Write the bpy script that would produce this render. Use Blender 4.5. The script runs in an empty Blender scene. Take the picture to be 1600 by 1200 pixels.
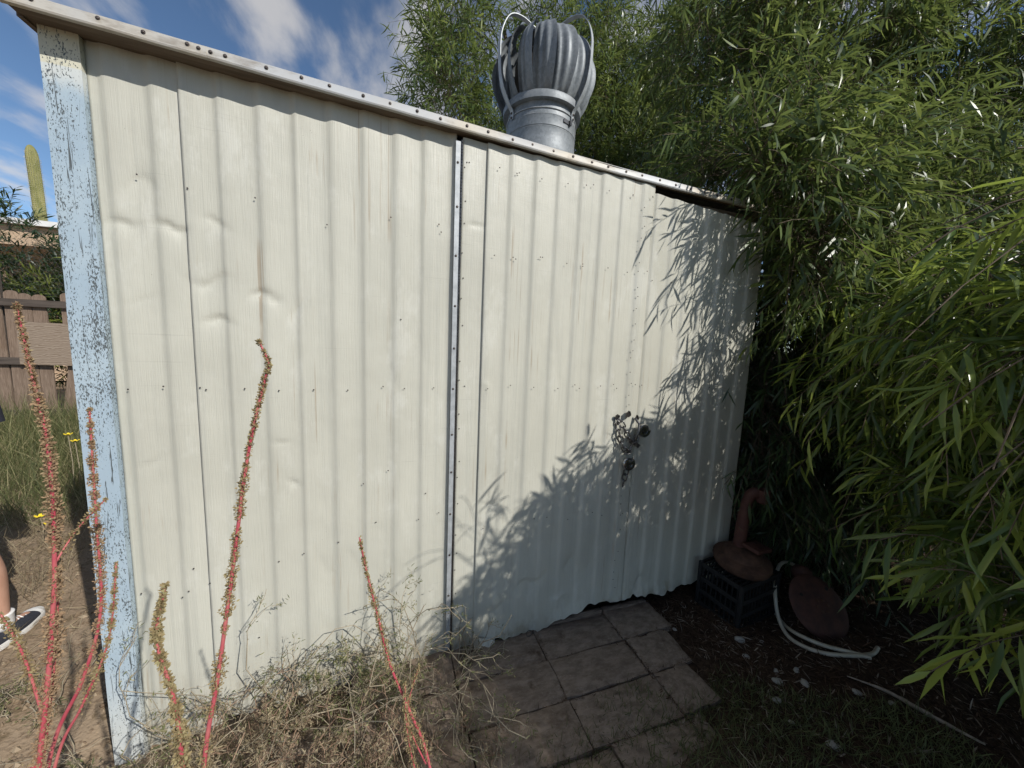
import bpy, bmesh, math, random
import numpy as np
from mathutils import Vector, Matrix

random.seed(7)
rng = np.random.default_rng(11)
scene = bpy.context.scene
col = scene.collection
rad = math.radians

# ------------------------------------------------------------------ camera
def cam_axes(yaw, pitch, roll):
    y, p, r = rad(yaw), rad(pitch), rad(roll)
    f = Vector((math.sin(y)*math.cos(p), math.cos(y)*math.cos(p), -math.sin(p)))
    rt = Vector((math.cos(y), -math.sin(y), 0)); up = rt.cross(f)
    return (math.cos(r)*rt+math.sin(r)*up, -math.sin(r)*rt+math.cos(r)*up, f)
CR, CU, CF = cam_axes(19.2, 6.85, 2.38)
cd = bpy.data.cameras.new('camera'); cam = bpy.data.objects.new('camera', cd); col.objects.link(cam)
cam.matrix_world = Matrix(((CR.x, CU.x, -CF.x, 0), (CR.y, CU.y, -CF.y, -1.6), (CR.z, CU.z, -CF.z, 1.53), (0, 0, 0, 1)))
cd.lens = 12.6; cd.sensor_width = 36; cd.clip_start = 0.02; cd.clip_end = 3000
scene.camera = cam

# ------------------------------------------------------------------ light
SUN_EL, SUN_AZ = 38.0, 34.0          # azimuth measured from the wall's normal towards +x
S = Vector((math.cos(rad(SUN_EL))*math.sin(rad(SUN_AZ)), -math.cos(rad(SUN_EL))*math.cos(rad(SUN_AZ)), math.sin(rad(SUN_EL))))
sl = bpy.data.lights.new('sun', 'SUN'); sl.energy = 4.6; sl.angle = rad(0.53); sl.color = (1, .96, .90)
so = bpy.data.objects.new('sun', sl); col.objects.link(so)
so.rotation_euler = (-S).to_track_quat('-Z', 'Y').to_euler()
world = bpy.data.worlds.new('World'); scene.world = world; world.use_nodes = True
wt = world.node_tree; wn = wt.nodes; wn.clear()
def N(nt, typ, **kw):
    n = nt.nodes.new(typ)
    for k, v in kw.items(): setattr(n, k, v)
    return n
wo = N(wt, 'ShaderNodeOutputWorld'); bg = N(wt, 'ShaderNodeBackground'); bg.inputs[1].default_value = 0.128
sky = N(wt, 'ShaderNodeTexSky', sky_type='NISHITA'); sky.sun_disc = False
sky.sun_elevation = rad(SUN_EL); sky.sun_rotation = math.atan2(S.x, S.y)
sky.altitude = 900; sky.air_density = .8; sky.dust_density = 0.2; sky.ozone_density = 1.6
tc = N(wt, 'ShaderNodeTexCoord'); sep = N(wt, 'ShaderNodeSeparateXYZ'); wt.links.new(tc.outputs['Generated'], sep.inputs[0])
zz = N(wt, 'ShaderNodeMath', operation='ADD'); zz.inputs[1].default_value = .12; wt.links.new(sep.outputs[2], zz.inputs[0])
zm = N(wt, 'ShaderNodeMath', operation='MAXIMUM'); zm.inputs[1].default_value = .05; wt.links.new(zz.outputs[0], zm.inputs[0])
dx = N(wt, 'ShaderNodeMath', operation='DIVIDE'); dy = N(wt, 'ShaderNodeMath', operation='DIVIDE')
wt.links.new(sep.outputs[0], dx.inputs[0]); wt.links.new(zm.outputs[0], dx.inputs[1])
wt.links.new(sep.outputs[1], dy.inputs[0]); wt.links.new(zm.outputs[0], dy.inputs[1])
cmb = N(wt, 'ShaderNodeCombineXYZ'); wt.links.new(dx.outputs[0], cmb.inputs[0]); wt.links.new(dy.outputs[0], cmb.inputs[1])
n1 = N(wt, 'ShaderNodeTexNoise'); n1.inputs['Scale'].default_value = 3.6; n1.inputs['Detail'].default_value = 8; n1.inputs['Roughness'].default_value = .52; n1.inputs['Distortion'].default_value = .15
n2 = N(wt, 'ShaderNodeTexNoise'); n2.inputs['Scale'].default_value = 1.1; n2.inputs['Detail'].default_value = 2
mp = N(wt, 'ShaderNodeMapping'); mp.inputs['Location'].default_value = (3.3, 1.7, 0); mp.inputs['Rotation'].default_value = (0, 0, rad(35)); mp.inputs['Scale'].default_value = (1.25, .6, 1)
wt.links.new(cmb.outputs[0], mp.inputs[0]); wt.links.new(mp.outputs[0], n1.inputs[0]); wt.links.new(cmb.outputs[0], n2.inputs[0])
mm = N(wt, 'ShaderNodeMath', operation='MULTIPLY_ADD'); mm.inputs[1].default_value = .55; wt.links.new(n2.outputs[0], mm.inputs[0]); wt.links.new(n1.outputs[0], mm.inputs[2])
cr = N(wt, 'ShaderNodeMapRange', interpolation_type='SMOOTHSTEP'); cr.inputs[1].default_value = .71; cr.inputs[2].default_value = .97; cr.inputs[4].default_value = .62
wt.links.new(mm.outputs[0], cr.inputs[0])
mx = N(wt, 'ShaderNodeMix', data_type='RGBA'); mx.inputs[7].default_value = (6.1, 5.8, 5.4, 1)
tn = N(wt, 'ShaderNodeMix', data_type='RGBA', blend_type='MULTIPLY'); tn.inputs[0].default_value = 1; tn.inputs[7].default_value = (.84, .94, .97, 1)
wt.links.new(sky.outputs[0], tn.inputs[6]); wt.links.new(cr.outputs[0], mx.inputs[0]); wt.links.new(tn.outputs[2], mx.inputs[6])
wt.links.new(mx.outputs[2], bg.inputs[0]); wt.links.new(bg.outputs[0], wo.inputs[0])
scene.cycles.use_adaptive_sampling = True; scene.cycles.adaptive_threshold = .025; scene.cycles.max_bounces = 5; scene.cycles.diffuse_bounces = 3; scene.cycles.glossy_bounces = 2; scene.cycles.transmission_bounces = 3; scene.cycles.transparent_max_bounces = 4
vs = scene.view_settings; vs.view_transform = 'Standard'; vs.look = 'None'; vs.gamma = 1; vs.exposure = 0; vs.use_curve_mapping = False

# ------------------------------------------------------------------ helpers
def tag(o, label=None, cat=None, group=None, kind=None):
    if label: o['label'] = label
    if cat: o['category'] = cat
    if group: o['group'] = group
    if kind: o['kind'] = kind
    return o
def empty(name, loc=(0, 0, 0), rz=0):
    o = bpy.data.objects.new(name, None); col.objects.link(o); o.location = loc; o.rotation_euler = (0, 0, rz)
    o.empty_display_size = .05
    return o
def link(name, me, parent=None):
    o = bpy.data.objects.new(name, me); col.objects.link(o)
    if parent: o.parent = parent
    return o
class MB:
    """collects shapes; build() links them as one mesh object"""
    def __init__(s): s.v = []; s.f = []
    def add(s, vs_, fs_):
        b = len(s.v); s.v += [tuple(v) for v in vs_]; s.f += [tuple(i+b for i in f) for f in fs_]; return s
    def box(s, c, d, M=None, bev=0):
        x, y, z = d[0]/2, d[1]/2, d[2]/2
        if bev:
            bm = bmesh.new(); bmesh.ops.create_cube(bm, size=1)
            for v in bm.verts: v.co = (v.co.x*d[0], v.co.y*d[1], v.co.z*d[2])
            bmesh.ops.bevel(bm, geom=bm.edges[:], offset=bev, segments=2, affect='EDGES', profile=.6)
            bm.verts.index_update()
            vs_ = [v.co.copy() for v in bm.verts]; fs_ = [[v.index for v in f.verts] for f in bm.faces]; bm.free()
        else:
            vs_ = [Vector(p) for p in ((-x,-y,-z),(x,-y,-z),(x,y,-z),(-x,y,-z),(-x,-y,z),(x,-y,z),(x,y,z),(-x,y,z))]
            fs_ = [(0,3,2,1),(4,5,6,7),(0,1,5,4),(1,2,6,5),(2,3,7,6),(3,0,4,7)]
        if M is not None: vs_ = [M @ v for v in vs_]
        return s.add([Vector(v)+Vector(c) for v in vs_], fs_)
    def tube(s, path, r, n=8, cap=True, flat=None):
        P = [Vector(p) for p in path]; m = len(P)
        rr = r if hasattr(r, '__len__') else [r]*m
        vs_ = []; up = Vector((0, 0, 1)); prev = None
        for i, p in enumerate(P):
            t = (P[min(i+1, m-1)]-P[max(i-1, 0)])
            t = t.normalized() if t.length > 1e-9 else Vector((0, 0, 1))
            if prev is None:
                a = t.cross(up if abs(t.z) < .95 else Vector((1, 0, 0))).normalized()
            else:
                a = (prev - t*prev.dot(t)).normalized()
            prev = a; b = t.cross(a)
            for k in range(n):
                q = 2*math.pi*k/n
                vs_.append(p+(a*math.cos(q)+b*math.sin(q)*(flat or 1))*rr[i])
        fs_ = [(i*n+k, i*n+(k+1) % n, (i+1)*n+(k+1) % n, (i+1)*n+k) for i in range(m-1) for k in range(n)]
        if cap: fs_ += [tuple(range(n-1, -1, -1)), tuple(range((m-1)*n, m*n))]
        return s.add(vs_, fs_)
    def lathe(s, prof, n=24, M=None):
        vs_ = []
        for r, z in prof:
            for k in range(n):
                a = 2*math.pi*k/n; vs_.append(Vector((r*math.cos(a), r*math.sin(a), z)))
        m = len(prof)
        fs_ = [(i*n+k, i*n+(k+1) % n, (i+1)*n+(k+1) % n, (i+1)*n+k) for i in range(m-1) for k in range(n)]
        if prof[0][0] > 0: fs_.append(tuple(range(n-1, -1, -1)))
        if prof[-1][0] > 0: fs_.append(tuple(range((m-1)*n, m*n)))
        if M is not None: vs_ = [M @ v for v in vs_]
        return s.add(vs_, fs_)
    def grid(s, f, nu, nv):
        vs_ = [f(i/nu, j/nv) for j in range(nv+1) for i in range(nu+1)]
        return s.add(vs_, [(j*(nu+1)+i, j*(nu+1)+i+1, (j+1)*(nu+1)+i+1, (j+1)*(nu+1)+i) for j in range(nv) for i in range(nu)])
    def mesh(s, name, m, smooth=False):
        me = bpy.data.meshes.new(name); me.from_pydata(s.v, [], s.f); me.materials.append(m)
        if smooth: me.shade_smooth()
        me.update(); return me
    def build(s, name, m, parent=None, smooth=False, angle=None):
        me = s.mesh(name, m, smooth or angle is not None)
        if angle is not None: me.set_sharp_from_angle(angle=rad(angle))
        return link(name, me, parent)
def sweep(path, n=6):
    """Catmull-Rom resample"""
    P = [Vector(p) for p in path]; out = []
    for i in range(len(P)-1):
        p0, p1, p2, p3 = P[max(i-1, 0)], P[i], P[i+1], P[min(i+2, len(P)-1)]
        for k in range(n):
            t = k/n
            out.append(.5*((2*p1)+(-p0+p2)*t+(2*p0-5*p1+4*p2-p3)*t*t+(-p0+3*p1-3*p2+p3)*t**3))
    out.append(P[-1]); return out
def np_mesh(name, V, quads=None, tris=None, m=None, smooth=True, tint=None):
    me = bpy.data.meshes.new(name); V = np.asarray(V, np.float32)
    parts = []; sizes = []
    for a in (quads, tris):
        if a is not None and len(a): parts.append(np.asarray(a, np.int32).reshape(-1)); sizes.append(np.full(len(a), a.shape[1], np.int32))
    idx = np.concatenate(parts); sz = np.concatenate(sizes)
    me.vertices.add(len(V)); me.vertices.foreach_set('co', V.reshape(-1))
    me.loops.add(len(idx)); me.loops.foreach_set('vertex_index', idx)
    me.polygons.add(len(sz)); st = np.concatenate([[0], np.cumsum(sz)[:-1]]).astype(np.int32)
    me.polygons.foreach_set('loop_start', st); me.polygons.foreach_set('loop_total', sz)
    me.polygons.foreach_set('use_smooth', np.full(len(sz), smooth))
    if tint is not None:
        a = me.attributes.new('tint', 'FLOAT', 'POINT'); a.data.foreach_set('value', np.asarray(tint, np.float32))
    me.materials.append(m); me.update(); me.validate(); return me
def vnoise(p, seed=0):
    p = np.asarray(p, float); i = np.floor(p).astype(np.int64); f = p-i; f = f*f*(3-2*f)
    def h(a):
        n = (a[..., 0]*374761393+a[..., 1]*668265263+a[..., 2]*2147483647+seed*974711) & 0x7fffffff
        n = ((n ^ (n >> 13))*1274126177) & 0x7fffffff
        return ((n ^ (n >> 16)) & 0xffff)/65535.
    r = 0
    for a in (0, 1):
        for b in (0, 1):
            for c in (0, 1):
                w = (f[..., 0] if a else 1-f[..., 0])*(f[..., 1] if b else 1-f[..., 1])*(f[..., 2] if c else 1-f[..., 2])
                r = r+w*h(i+np.array([a, b, c]))
    return r
def nrm(a): return a/np.maximum(np.linalg.norm(a, axis=-1, keepdims=True), 1e-9)

# ------------------------------------------------------------------ materials
class Mt:
    def __init__(s, name, rough=.6, metal=0, spec=.5, color=(.5, .5, .5)):
        s.m = bpy.data.materials.new(name); s.m.use_nodes = True; s.t = s.m.node_tree
        s.b = s.t.nodes['Principled BSDF']; s.b.inputs['Roughness'].default_value = rough
        s.b.inputs['Metallic'].default_value = metal; s.b.inputs['Specular IOR Level'].default_value = spec
        s.b.inputs['Base Color'].default_value = (*color, 1); s._tc = None
    def n(s, typ, **kw): return N(s.t, typ, **kw)
    def l(s, a, b): s.t.links.new(a, b); return s
    def co(s, scale=(1, 1, 1), rot=(0, 0, 0), which='Object', loc=(0, 0, 0)):
        if s._tc is None: s._tc = s.n('ShaderNodeTexCoord')
        mp = s.n('ShaderNodeMapping'); mp.inputs['Scale'].default_value = scale; mp.inputs['Rotation'].default_value = rot; mp.inputs['Location'].default_value = loc
        s.l(s._tc.outputs[which], mp.inputs[0]); return mp.outputs[0]
    def noise(s, scale, vec=None, det=4, rough=.55, dist=0):
        x = s.n('ShaderNodeTexNoise'); x.inputs['Scale'].default_value = scale; x.inputs['Detail'].default_value = det
        x.inputs['Roughness'].default_value = rough; x.inputs['Distortion'].default_value = dist
        s.l(vec if vec is not None else s.co(), x.inputs['Vector']); return x.outputs['Fac']
    def vor(s, scale, vec=None, feat='F1', rnd=1, out='Distance'):
        x = s.n('ShaderNodeTexVoronoi', feature=feat); x.inputs['Scale'].default_value = scale; x.inputs['Randomness'].default_value = rnd
        s.l(vec if vec is not None else s.co(), x.inputs['Vector']); return x.outputs[out]
    def rng(s, v, a, b, c=0, d=1, smooth=True):
        x = s.n('ShaderNodeMapRange', interpolation_type='SMOOTHSTEP' if smooth else 'LINEAR')
        for i, q in zip((1, 2, 3, 4), (a, b, c, d)): x.inputs[i].default_value = q
        s.l(v, x.inputs[0]); return x.outputs[0]
    def math(s, op, a, b=None):
        x = s.n('ShaderNodeMath', operation=op)
        for i, q in enumerate((a, b)):
            if q is None: continue
            if hasattr(q, 'default_value') and not isinstance(q, (int, float)): s.l(q, x.inputs[i])
            else: x.inputs[i].default_value = q
        return x.outputs[0]
    def mix(s, fac, a, b, mode='MIX'):
        x = s.n('ShaderNodeMix', data_type='RGBA', blend_type=mode)
        for i, q in ((0, fac), (6, a), (7, b)):
            if isinstance(q, (int, float)): x.inputs[i].default_value = q
            elif isinstance(q, tuple): x.inputs[i].default_value = (*q, 1)
            else: s.l(q, x.inputs[i])
        return x.outputs[2]
    def color(s, c): s.l(c, s.b.inputs['Base Color']); return s
    def rough(s, c): s.l(c, s.b.inputs['Roughness']); return s
    def bump(s, h, strength=.3, dist=.01, prev=None):
        x = s.n('ShaderNodeBump'); x.inputs['Strength'].default_value = strength; x.inputs['Distance'].default_value = dist
        s.l(h, x.inputs['Height'])
        if prev is not None: s.l(prev, x.inputs['Normal'])
        s.l(x.outputs[0], s.b.inputs['Normal']); return x.outputs[0]
    def sepz(s, i=2, which='Object'):
        if s._tc is None: s._tc = s.n('ShaderNodeTexCoord')
        x = s.n('ShaderNodeSeparateXYZ'); s.l(s._tc.outputs[which], x.inputs[0]); return x.outputs[i]
M = {}
def simple(key, c1, c2, scale=20, rough=.6, metal=0, bump=.15, bd=.002, stretch=(1, 1, 1), spec=.5):
    a = Mt(key, rough, metal, spec); v = a.co(stretch)
    n = a.noise(scale, v, 5, .6); a.color(a.mix(a.rng(n, .3, .7), c1, c2)); a.bump(a.noise(scale*3, v, 4), bump, bd)
    M[key] = a.m; return a

# painted embossed siding
a = Mt('cream_siding', .42, 0, .4)
g1 = a.noise(5, a.co((60, 60, 1.6)), 3, .6, .6); g2 = a.noise(3, a.co((22, 22, .5)), 4, .6, 1.2); blot = a.noise(2.2, a.co((1, 1, .7)), 5, .6)
lin = a.noise(260, a.co((.05, .05, 1)), 2)
c = a.mix(a.rng(blot, .3, .75), (.475, .466, .396), (.55, .54, .462))
c = a.mix(a.math('MULTIPLY', a.rng(g1, .58, .75), .2), c, (.36, .36, .31))
strk = a.noise(1, a.co((34, 34, .35)), 3, .6)
c = a.mix(a.math('MULTIPLY', a.rng(strk, .5, .72), .4), c, (.40, .40, .35))
spk = a.vor(55, a.co((1, 1, 1)), 'F1'); spk2 = a.noise(9, None, 3)
c = a.mix(a.math('MULTIPLY', a.rng(spk, .08, .03), a.rng(spk2, .58, .66)), c, (.2, .18, .14))
run = a.noise(1, a.co((75, 75, .9)), 3, .6); rm = a.noise(3.1, a.co((1, 1, .8), loc=(3, 1, 2)), 3)
c = a.mix(a.math('MULTIPLY', a.math('MULTIPLY', a.rng(run, .58, .69), a.rng(rm, .50, .64)), .62), c, (.31, .235, .155))
chk = a.noise(5, a.co((1, 1, .5), loc=(7, 0, 0)), 6, .7); c = a.mix(a.math('MULTIPLY', a.rng(chk, .52, .66), .45), c, (.62, .615, .55))
scr = a.noise(1, a.co((3, 3, 160), (0, rad(8), 0)), 2, .5); c = a.mix(a.math('MULTIPLY', a.math('MULTIPLY', a.rng(scr, .68, .72), a.rng(rm, .55, .45)), .35), c, (.38, .37, .32))
low = a.rng(a.math('ADD', a.sepz(), a.math('MULTIPLY', a.noise(7, None, 5), .3)), .32, .1)
c = a.mix(a.math('MULTIPLY', low, a.rng(a.noise(14, a.co((1, 1, .5)), 6, .7), .42, .62)), c, (.3, .25, .17))
a.color(c)
b1 = a.bump(a.math('ADD', a.math('ADD', g1, a.math('MULTIPLY', g2, .8)), a.math('MULTIPLY', lin, .25)), .36, .003)
a.bump(a.noise(3, None, 4), .25, .02, b1); M['siding'] = a.m

# flaking blue paint
a = Mt('blue_paint', .6, 0, .3)
v1 = a.co((1, 1, .55)); wob = a.noise(30, None, 3)
fl2 = a.noise(250, a.co((1.2, 1.2, .5)), 3, .6); fl3 = a.noise(9, a.co((1, 1, .6)), 3)
crk = a.noise(42, a.co((3.2, 3.2, .16)), 2, .6, .8); pn = a.noise(5, a.co((1, 1, .5)), 4)
fl4 = a.noise(4, a.co((4, 4, .45)), 4, .6)
chips = a.rng(a.math('ADD', fl2, a.math('MULTIPLY', a.math('ADD', fl3, a.math('MULTIPLY', fl4, 1.3)), .36)), .995, 1.02)
cracks = a.math('MULTIPLY', a.rng(crk, .63, .66), a.rng(pn, .36, .55))
dark = a.math('MAXIMUM', chips, cracks)
zc = a.sepz(); bl = a.math('ADD', zc, a.math('MULTIPLY', a.noise(22, a.co((1, 1, .12)), 4), .16))
wht = a.math('MAXIMUM', a.rng(bl, 2.30, 2.36), a.rng(bl, .42, .05))
c = a.mix(a.rng(a.noise(4, None, 4), .35, .7), (.35, .44, .51), (.42, .505, .555))
c = a.mix(wht, c, (.57, .60, .585)); c = a.mix(a.rng(zc, 2.295, 2.3), c, (.6, .58, .46))
a.color(c := a.mix(dark, c, (.10, .115, .12))); a.bump(a.math('SUBTRACT', a.math('MULTIPLY', a.noise(30, a.co((3, 3, .3)), 4), .5), dark), .6, .002); M['blue'] = a.m

a = simple('galv', (.36, .38, .39), (.48, .50, .51), 30, .58, .4, .1, .001); 
a = Mt('galv_weathered', .55, .25, .5); sp = a.vor(90, None, 'F1', 1, 'Color'); sp1 = a.n('ShaderNodeSeparateColor'); a.l(sp, sp1.inputs[0])
c = a.mix(a.rng(sp1.outputs[0], 0, 1), (.18, .198, .21), (.235, .255, .268)); c = a.mix(a.rng(a.noise(7, a.co((1, 1, .4)), 5), .5, .72), c, (.29, .30, .305))
a.color(c); a.bump(a.noise(25, None, 3), .08, .003); M['galvw'] = a.m
a = Mt('trim_paint', .38, .25, .5); d = a.noise(9, a.co((.6, 1, 2)), 6, .7)
c = a.mix(a.rng(a.noise(1.6, a.co((1, .2, .2)), 3), .4, .6), (.50, .51, .51), (.55, .50, .41)); c = a.mix(a.math('MULTIPLY', a.rng(d, .48, .68), .75), c, (.26, .22, .17)); a.color(c)
a.bump(a.noise(40, None, 4), .2, .002); M['trim'] = a.m
simple('fascia', (.10, .075, .052), (.19, .15, .11), 14, .85, 0, .6, .004, (.25, 4, 4))
simple('vent_shade_dark', (.03, .025, .02), (.06, .05, .04), 14, .9)
simple('screw_dark', (.05, .045, .04), (.12, .10, .09), 60, .5, .6)
simple('screw_steel', (.25, .24, .22), (.4, .39, .37), 60, .35, .9)
simple('chrome', (.34, .34, .34), (.5, .5, .49), 30, .22, .95, .02)
simple('steel_dull', (.09, .09, .09), (.2, .19, .185), 40, .35, .85)
simple('hole_black', (.008, .007, .006), (.015, .012, .01), 30, .9)
simple('rust', (.05, .024, .015), (.12, .06, .036), 18, .85, .1, .6, .004)
simple('rust_red', (.07, .024, .017), (.125, .05, .034), 14, .7, .1, .35, .003)
simple('rust_dark', (.04, .017, .013), (.085, .034, .023), 14, .8, .1, .4, .003)
simple('crate_plastic', (.007, .007, .008), (.016, .016, .016), 25, .6, 0, .1)
simple('hose', (.40, .365, .28), (.52, .48, .385), 20, .45, 0, .08)
simple('concrete', (.12, .095, .075), (.20, .165, .135), 9, .92, 0, .5, .003)
a = Mt('concrete_paver', .93, 0, .3); n_ = a.noise(7, a.co(which='Generated'), 6, .65); n3 = a.noise(160, None, 3)
c = a.mix(a.rng(n_, .3, .7), (.16, .118, .085), (.29, .225, .17)); c = a.mix(a.rng(n3, .6, .75), c, (.33, .27, .21)); c = a.mix(a.rng(a.noise(4, None, 6, .7), .55, .7), c, (.09, .06, .038)); a.color(c)
a.bump(n3, .5, .002, a.bump(n_, .4, .008)); M['paver'] = a.m
simple('stone_white', (.28, .26, .22), (.44, .42, .37), 30, .8, 0, .4, .002)
simple('dead_wood', (.2, .165, .125), (.36, .30, .235), 20, .9, 0, .5, .003, (3, 3, .5))
a = Mt('fence_wood', .9, 0, .2); gr = a.noise(6, a.co((14, 14, .8)), 6, .65, 1.5); a.color(a.mix(a.rng(gr, .3, .7), (.13, .09, .065), (.27, .20, .15))); a.bump(gr, .5, .004); M['fence'] = a.m
simple('fence_rail', (.055, .042, .034), (.10, .08, .065), 8, .9, 0, .4, .003, (.5, 6, 6))
a = Mt('plywood', .85, 0, .2); w = a.n('ShaderNodeTexWave', wave_type='RINGS'); w.inputs['Scale'].default_value = 7; w.inputs['Distortion'].default_value = 9; w.inputs['Detail'].default_value = 2; w.inputs['Detail Scale'].default_value = 1.2
a.l(a.co((1, 1, 2.2)), w.inputs[0]); a.color(a.mix(a.rng(w.outputs['Fac'], .2, .9), (.30, .24, .185), (.20, .15, .11))); M['ply'] = a.m
simple('wire', (.10, .11, .10), (.2, .2, .19), 30, .5, .7)
simple('stucco', (.46, .33, .22), (.52, .38, .26), 30, .9, 0, .4, .01)
simple('roof_white', (.62, .61, .58), (.75, .74, .72), 6, .8)
simple('eave_dark', (.06, .05, .045), (.09, .075, .06), 6, .8)
a = Mt('window_glass', .08, 0, .6, (.03, .04, .05)); M['glass'] = a.m
simple('sand_frame', (.5, .45, .38), (.56, .5, .44), 9, .7)
a = Mt('saguaro', .7, 0, .3); a.color(a.mix(a.rng(a.noise(6, a.co((1, 1, .4)), 4), .3, .7), (.15, .155, .05), (.25, .235, .095))); M['saguaro'] = a.m
simple('spines', (.45, .42, .30), (.55, .5, .4), 9, .8)
simple('bark', (.07, .05, .035), (.15, .115, .085), 16, .95, 0, .8, .008, (3, 3, .6))
simple('twig', (.10, .075, .05), (.16, .12, .08), 25, .9)
simple('dry_twig', (.24, .195, .13), (.40, .34, .24), 9, .9)
simple('red_twig', (.25, .15, .10), (.36, .25, .17), 9, .9)
simple('amaranth_stem', (.44, .055, .09), (.52, .16, .15), 22, .5)
simple('petal', (.75, .55, .02), (.8, .62, .04), 9, .6)
simple('skin', (.46, .26, .18), (.53, .31, .22), 14, .5, 0, .1, .001)
simple('cloth_navy', (.018, .02, .032), (.03, .032, .048), 60, .9, 0, .2, .001)
simple('cloth_black', (.012, .012, .014), (.025, .025, .028), 60, .9, 0, .2, .001)
simple('sock_white', (.68, .67, .65), (.76, .75, .73), 80, .9, 0, .2, .001)
simple('rubber_white', (.68, .67, .64), (.76, .75, .72), 20, .6)
simple('canvas_black', (.02, .022, .03), (.035, .038, .05), 120, .85)
simple('hair', (.03, .02, .014), (.06, .04, .028), 50, .5, 0, .4, .002, (5, 5, .4))
simple('eye_white', (.7, .7, .68), (.75, .75, .73), 20, .3); simple('lip', (.38, .16, .13), (.42, .19, .15), 20, .5); simple('iris', (.03, .02, .01), (.05, .03, .02), 20, .2)

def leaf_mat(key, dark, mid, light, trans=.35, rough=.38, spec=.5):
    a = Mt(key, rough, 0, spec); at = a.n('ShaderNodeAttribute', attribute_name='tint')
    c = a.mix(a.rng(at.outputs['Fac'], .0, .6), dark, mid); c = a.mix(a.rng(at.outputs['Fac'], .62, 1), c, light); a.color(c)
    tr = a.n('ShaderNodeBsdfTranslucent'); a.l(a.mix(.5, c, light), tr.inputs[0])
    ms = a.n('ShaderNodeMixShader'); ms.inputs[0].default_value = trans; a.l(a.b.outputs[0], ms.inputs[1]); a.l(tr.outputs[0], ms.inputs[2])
    a.l(ms.outputs[0], a.t.nodes['Material Output'].inputs[0]); M[key] = a.m
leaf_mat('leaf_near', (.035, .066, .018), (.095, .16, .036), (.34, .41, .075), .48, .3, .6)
leaf_mat('leaf_tree', (.05, .085, .028), (.112, .165, .045), (.26, .31, .08), .42, .36)
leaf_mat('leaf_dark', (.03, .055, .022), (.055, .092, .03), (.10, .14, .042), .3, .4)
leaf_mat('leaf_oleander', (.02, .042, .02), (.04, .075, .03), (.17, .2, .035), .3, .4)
leaf_mat('grass', (.075, .095, .035), (.15, .17, .065), (.36, .32, .17), .3, .6, .3)
leaf_mat('dry_grass', (.19, .15, .09), (.32, .26, .165), (.45, .38, .25), .25, .8, .2)
leaf_mat('litter', (.045, .026, .016), (.10, .06, .038), (.34, .29, .23), .1, .8, .2)
leaf_mat('seed', (.20, .145, .075), (.33, .26, .14), (.40, .37, .19), .2, .85, .1)
leaf_mat('seed_red', (.27, .16, .105), (.37, .255, .155), (.41, .36, .2), .2, .85, .1)
leaf_mat('clod', (.15, .105, .07), (.24, .18, .12), (.33, .26, .18), .0, .95, .1)

# ------------------------------------------------------------------ ground
def gh(x, y):
    """terrain height"""
    x = np.asarray(x, float); y = np.asarray(y, float); p = np.stack([x, y, np.zeros_like(x)], -1)
    near = np.clip(1.6-np.hypot(x*.12, y*.12), .15, 1)
    h = (vnoise(p*1.3, 1)-.5)*.05+(vnoise(p*5, 2)-.5)*.022*near+(vnoise(p*17, 3)-.5)*.012*near
    pave = np.clip(1-np.maximum(np.abs(x-.65)/.95, np.abs(y+.32)/.42), 0, .15)/.15
    h = h*(1-.8*pave)-.018*pave
    shed = np.clip(1-np.maximum(np.abs(x-.55)/1.7, np.abs(y-1.2)/1.35), 0, .1)/.1
    h = h*(1-shed)-.03*shed
    h = h-.085*np.exp(-((x+.95)**2+(y+.1)**2)/.16)-.03*np.clip(-x-.6, 0, 1.0)
    h = h+.05*np.exp(-((x-1.95)**2/.8+(y+1.1)**2/.35))
    return h-.008
def axis(a, b, step, far):
    l = [a]; s_ = step
    while l[-1] > -far: s_ *= 1.25; l.append(l[-1]-s_)
    r = [b]; s_ = step
    while r[-1] < far: s_ *= 1.25; r.append(r[-1]+s_)
    return np.array(l[::-1][:-1]+list(np.arange(a, b, step))+r)
gx = axis(-3.2, 3.6, .03, 600); gy = axis(-2.2, 4.2, .03, 600)
X, Y = np.meshgrid(gx, gy); Z = gh(X, Y)
nx, ny = len(gx), len(gy); I = (np.arange(ny-1)[:, None]*nx+np.arange(nx-1)[None]).reshape(-1)
a = Mt('ground', .95, 0, .2)
px = a.sepz(0); py = a.sepz(1)
n_ = a.noise(2.2, None, 6, .6); f_ = a.noise(38, None, 6, .7); pe = a.vor(70, None, 'F1')
sand = a.mix(a.rng(n_, .3, .7), (.24, .175, .115), (.33, .25, .17)); sand = a.mix(a.rng(f_, .52, .68), sand, (.155, .105, .065)); sand = a.mix(a.rng(a.noise(9, None, 6, .7), .54, .66), sand, (.17, .125, .075))
mul = a.mix(a.rng(f_, .35, .65), (.030, .018, .011), (.085, .055, .036)); mul = a.mix(a.rng(a.noise(120, None, 3), .62, .74), mul, (.22, .17, .12))
soil = a.mix(a.rng(f_, .35, .65), (.085, .06, .038), (.15, .11, .075))
c = a.mix(a.rng(a.math('ADD', px, a.math('MULTIPLY', n_, .7)), -.55, .1), sand, soil)
c = a.mix(a.rng(a.math('ADD', px, a.math('MULTIPLY', n_, .7)), 1.3, 1.75), c, mul); a.color(c)
a.bump(a.math('ADD', f_, a.math('MULTIPLY', pe, .4)), .7, .012)
ground = link('ground', np_mesh('ground', np.stack([X, Y, Z], -1).reshape(-1, 3), np.stack([I, I+1, I+nx+1, I+nx], 1), None, a.m)); ground['kind'] = 'structure'
def gz(x, y): return float(gh(x, y))

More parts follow.
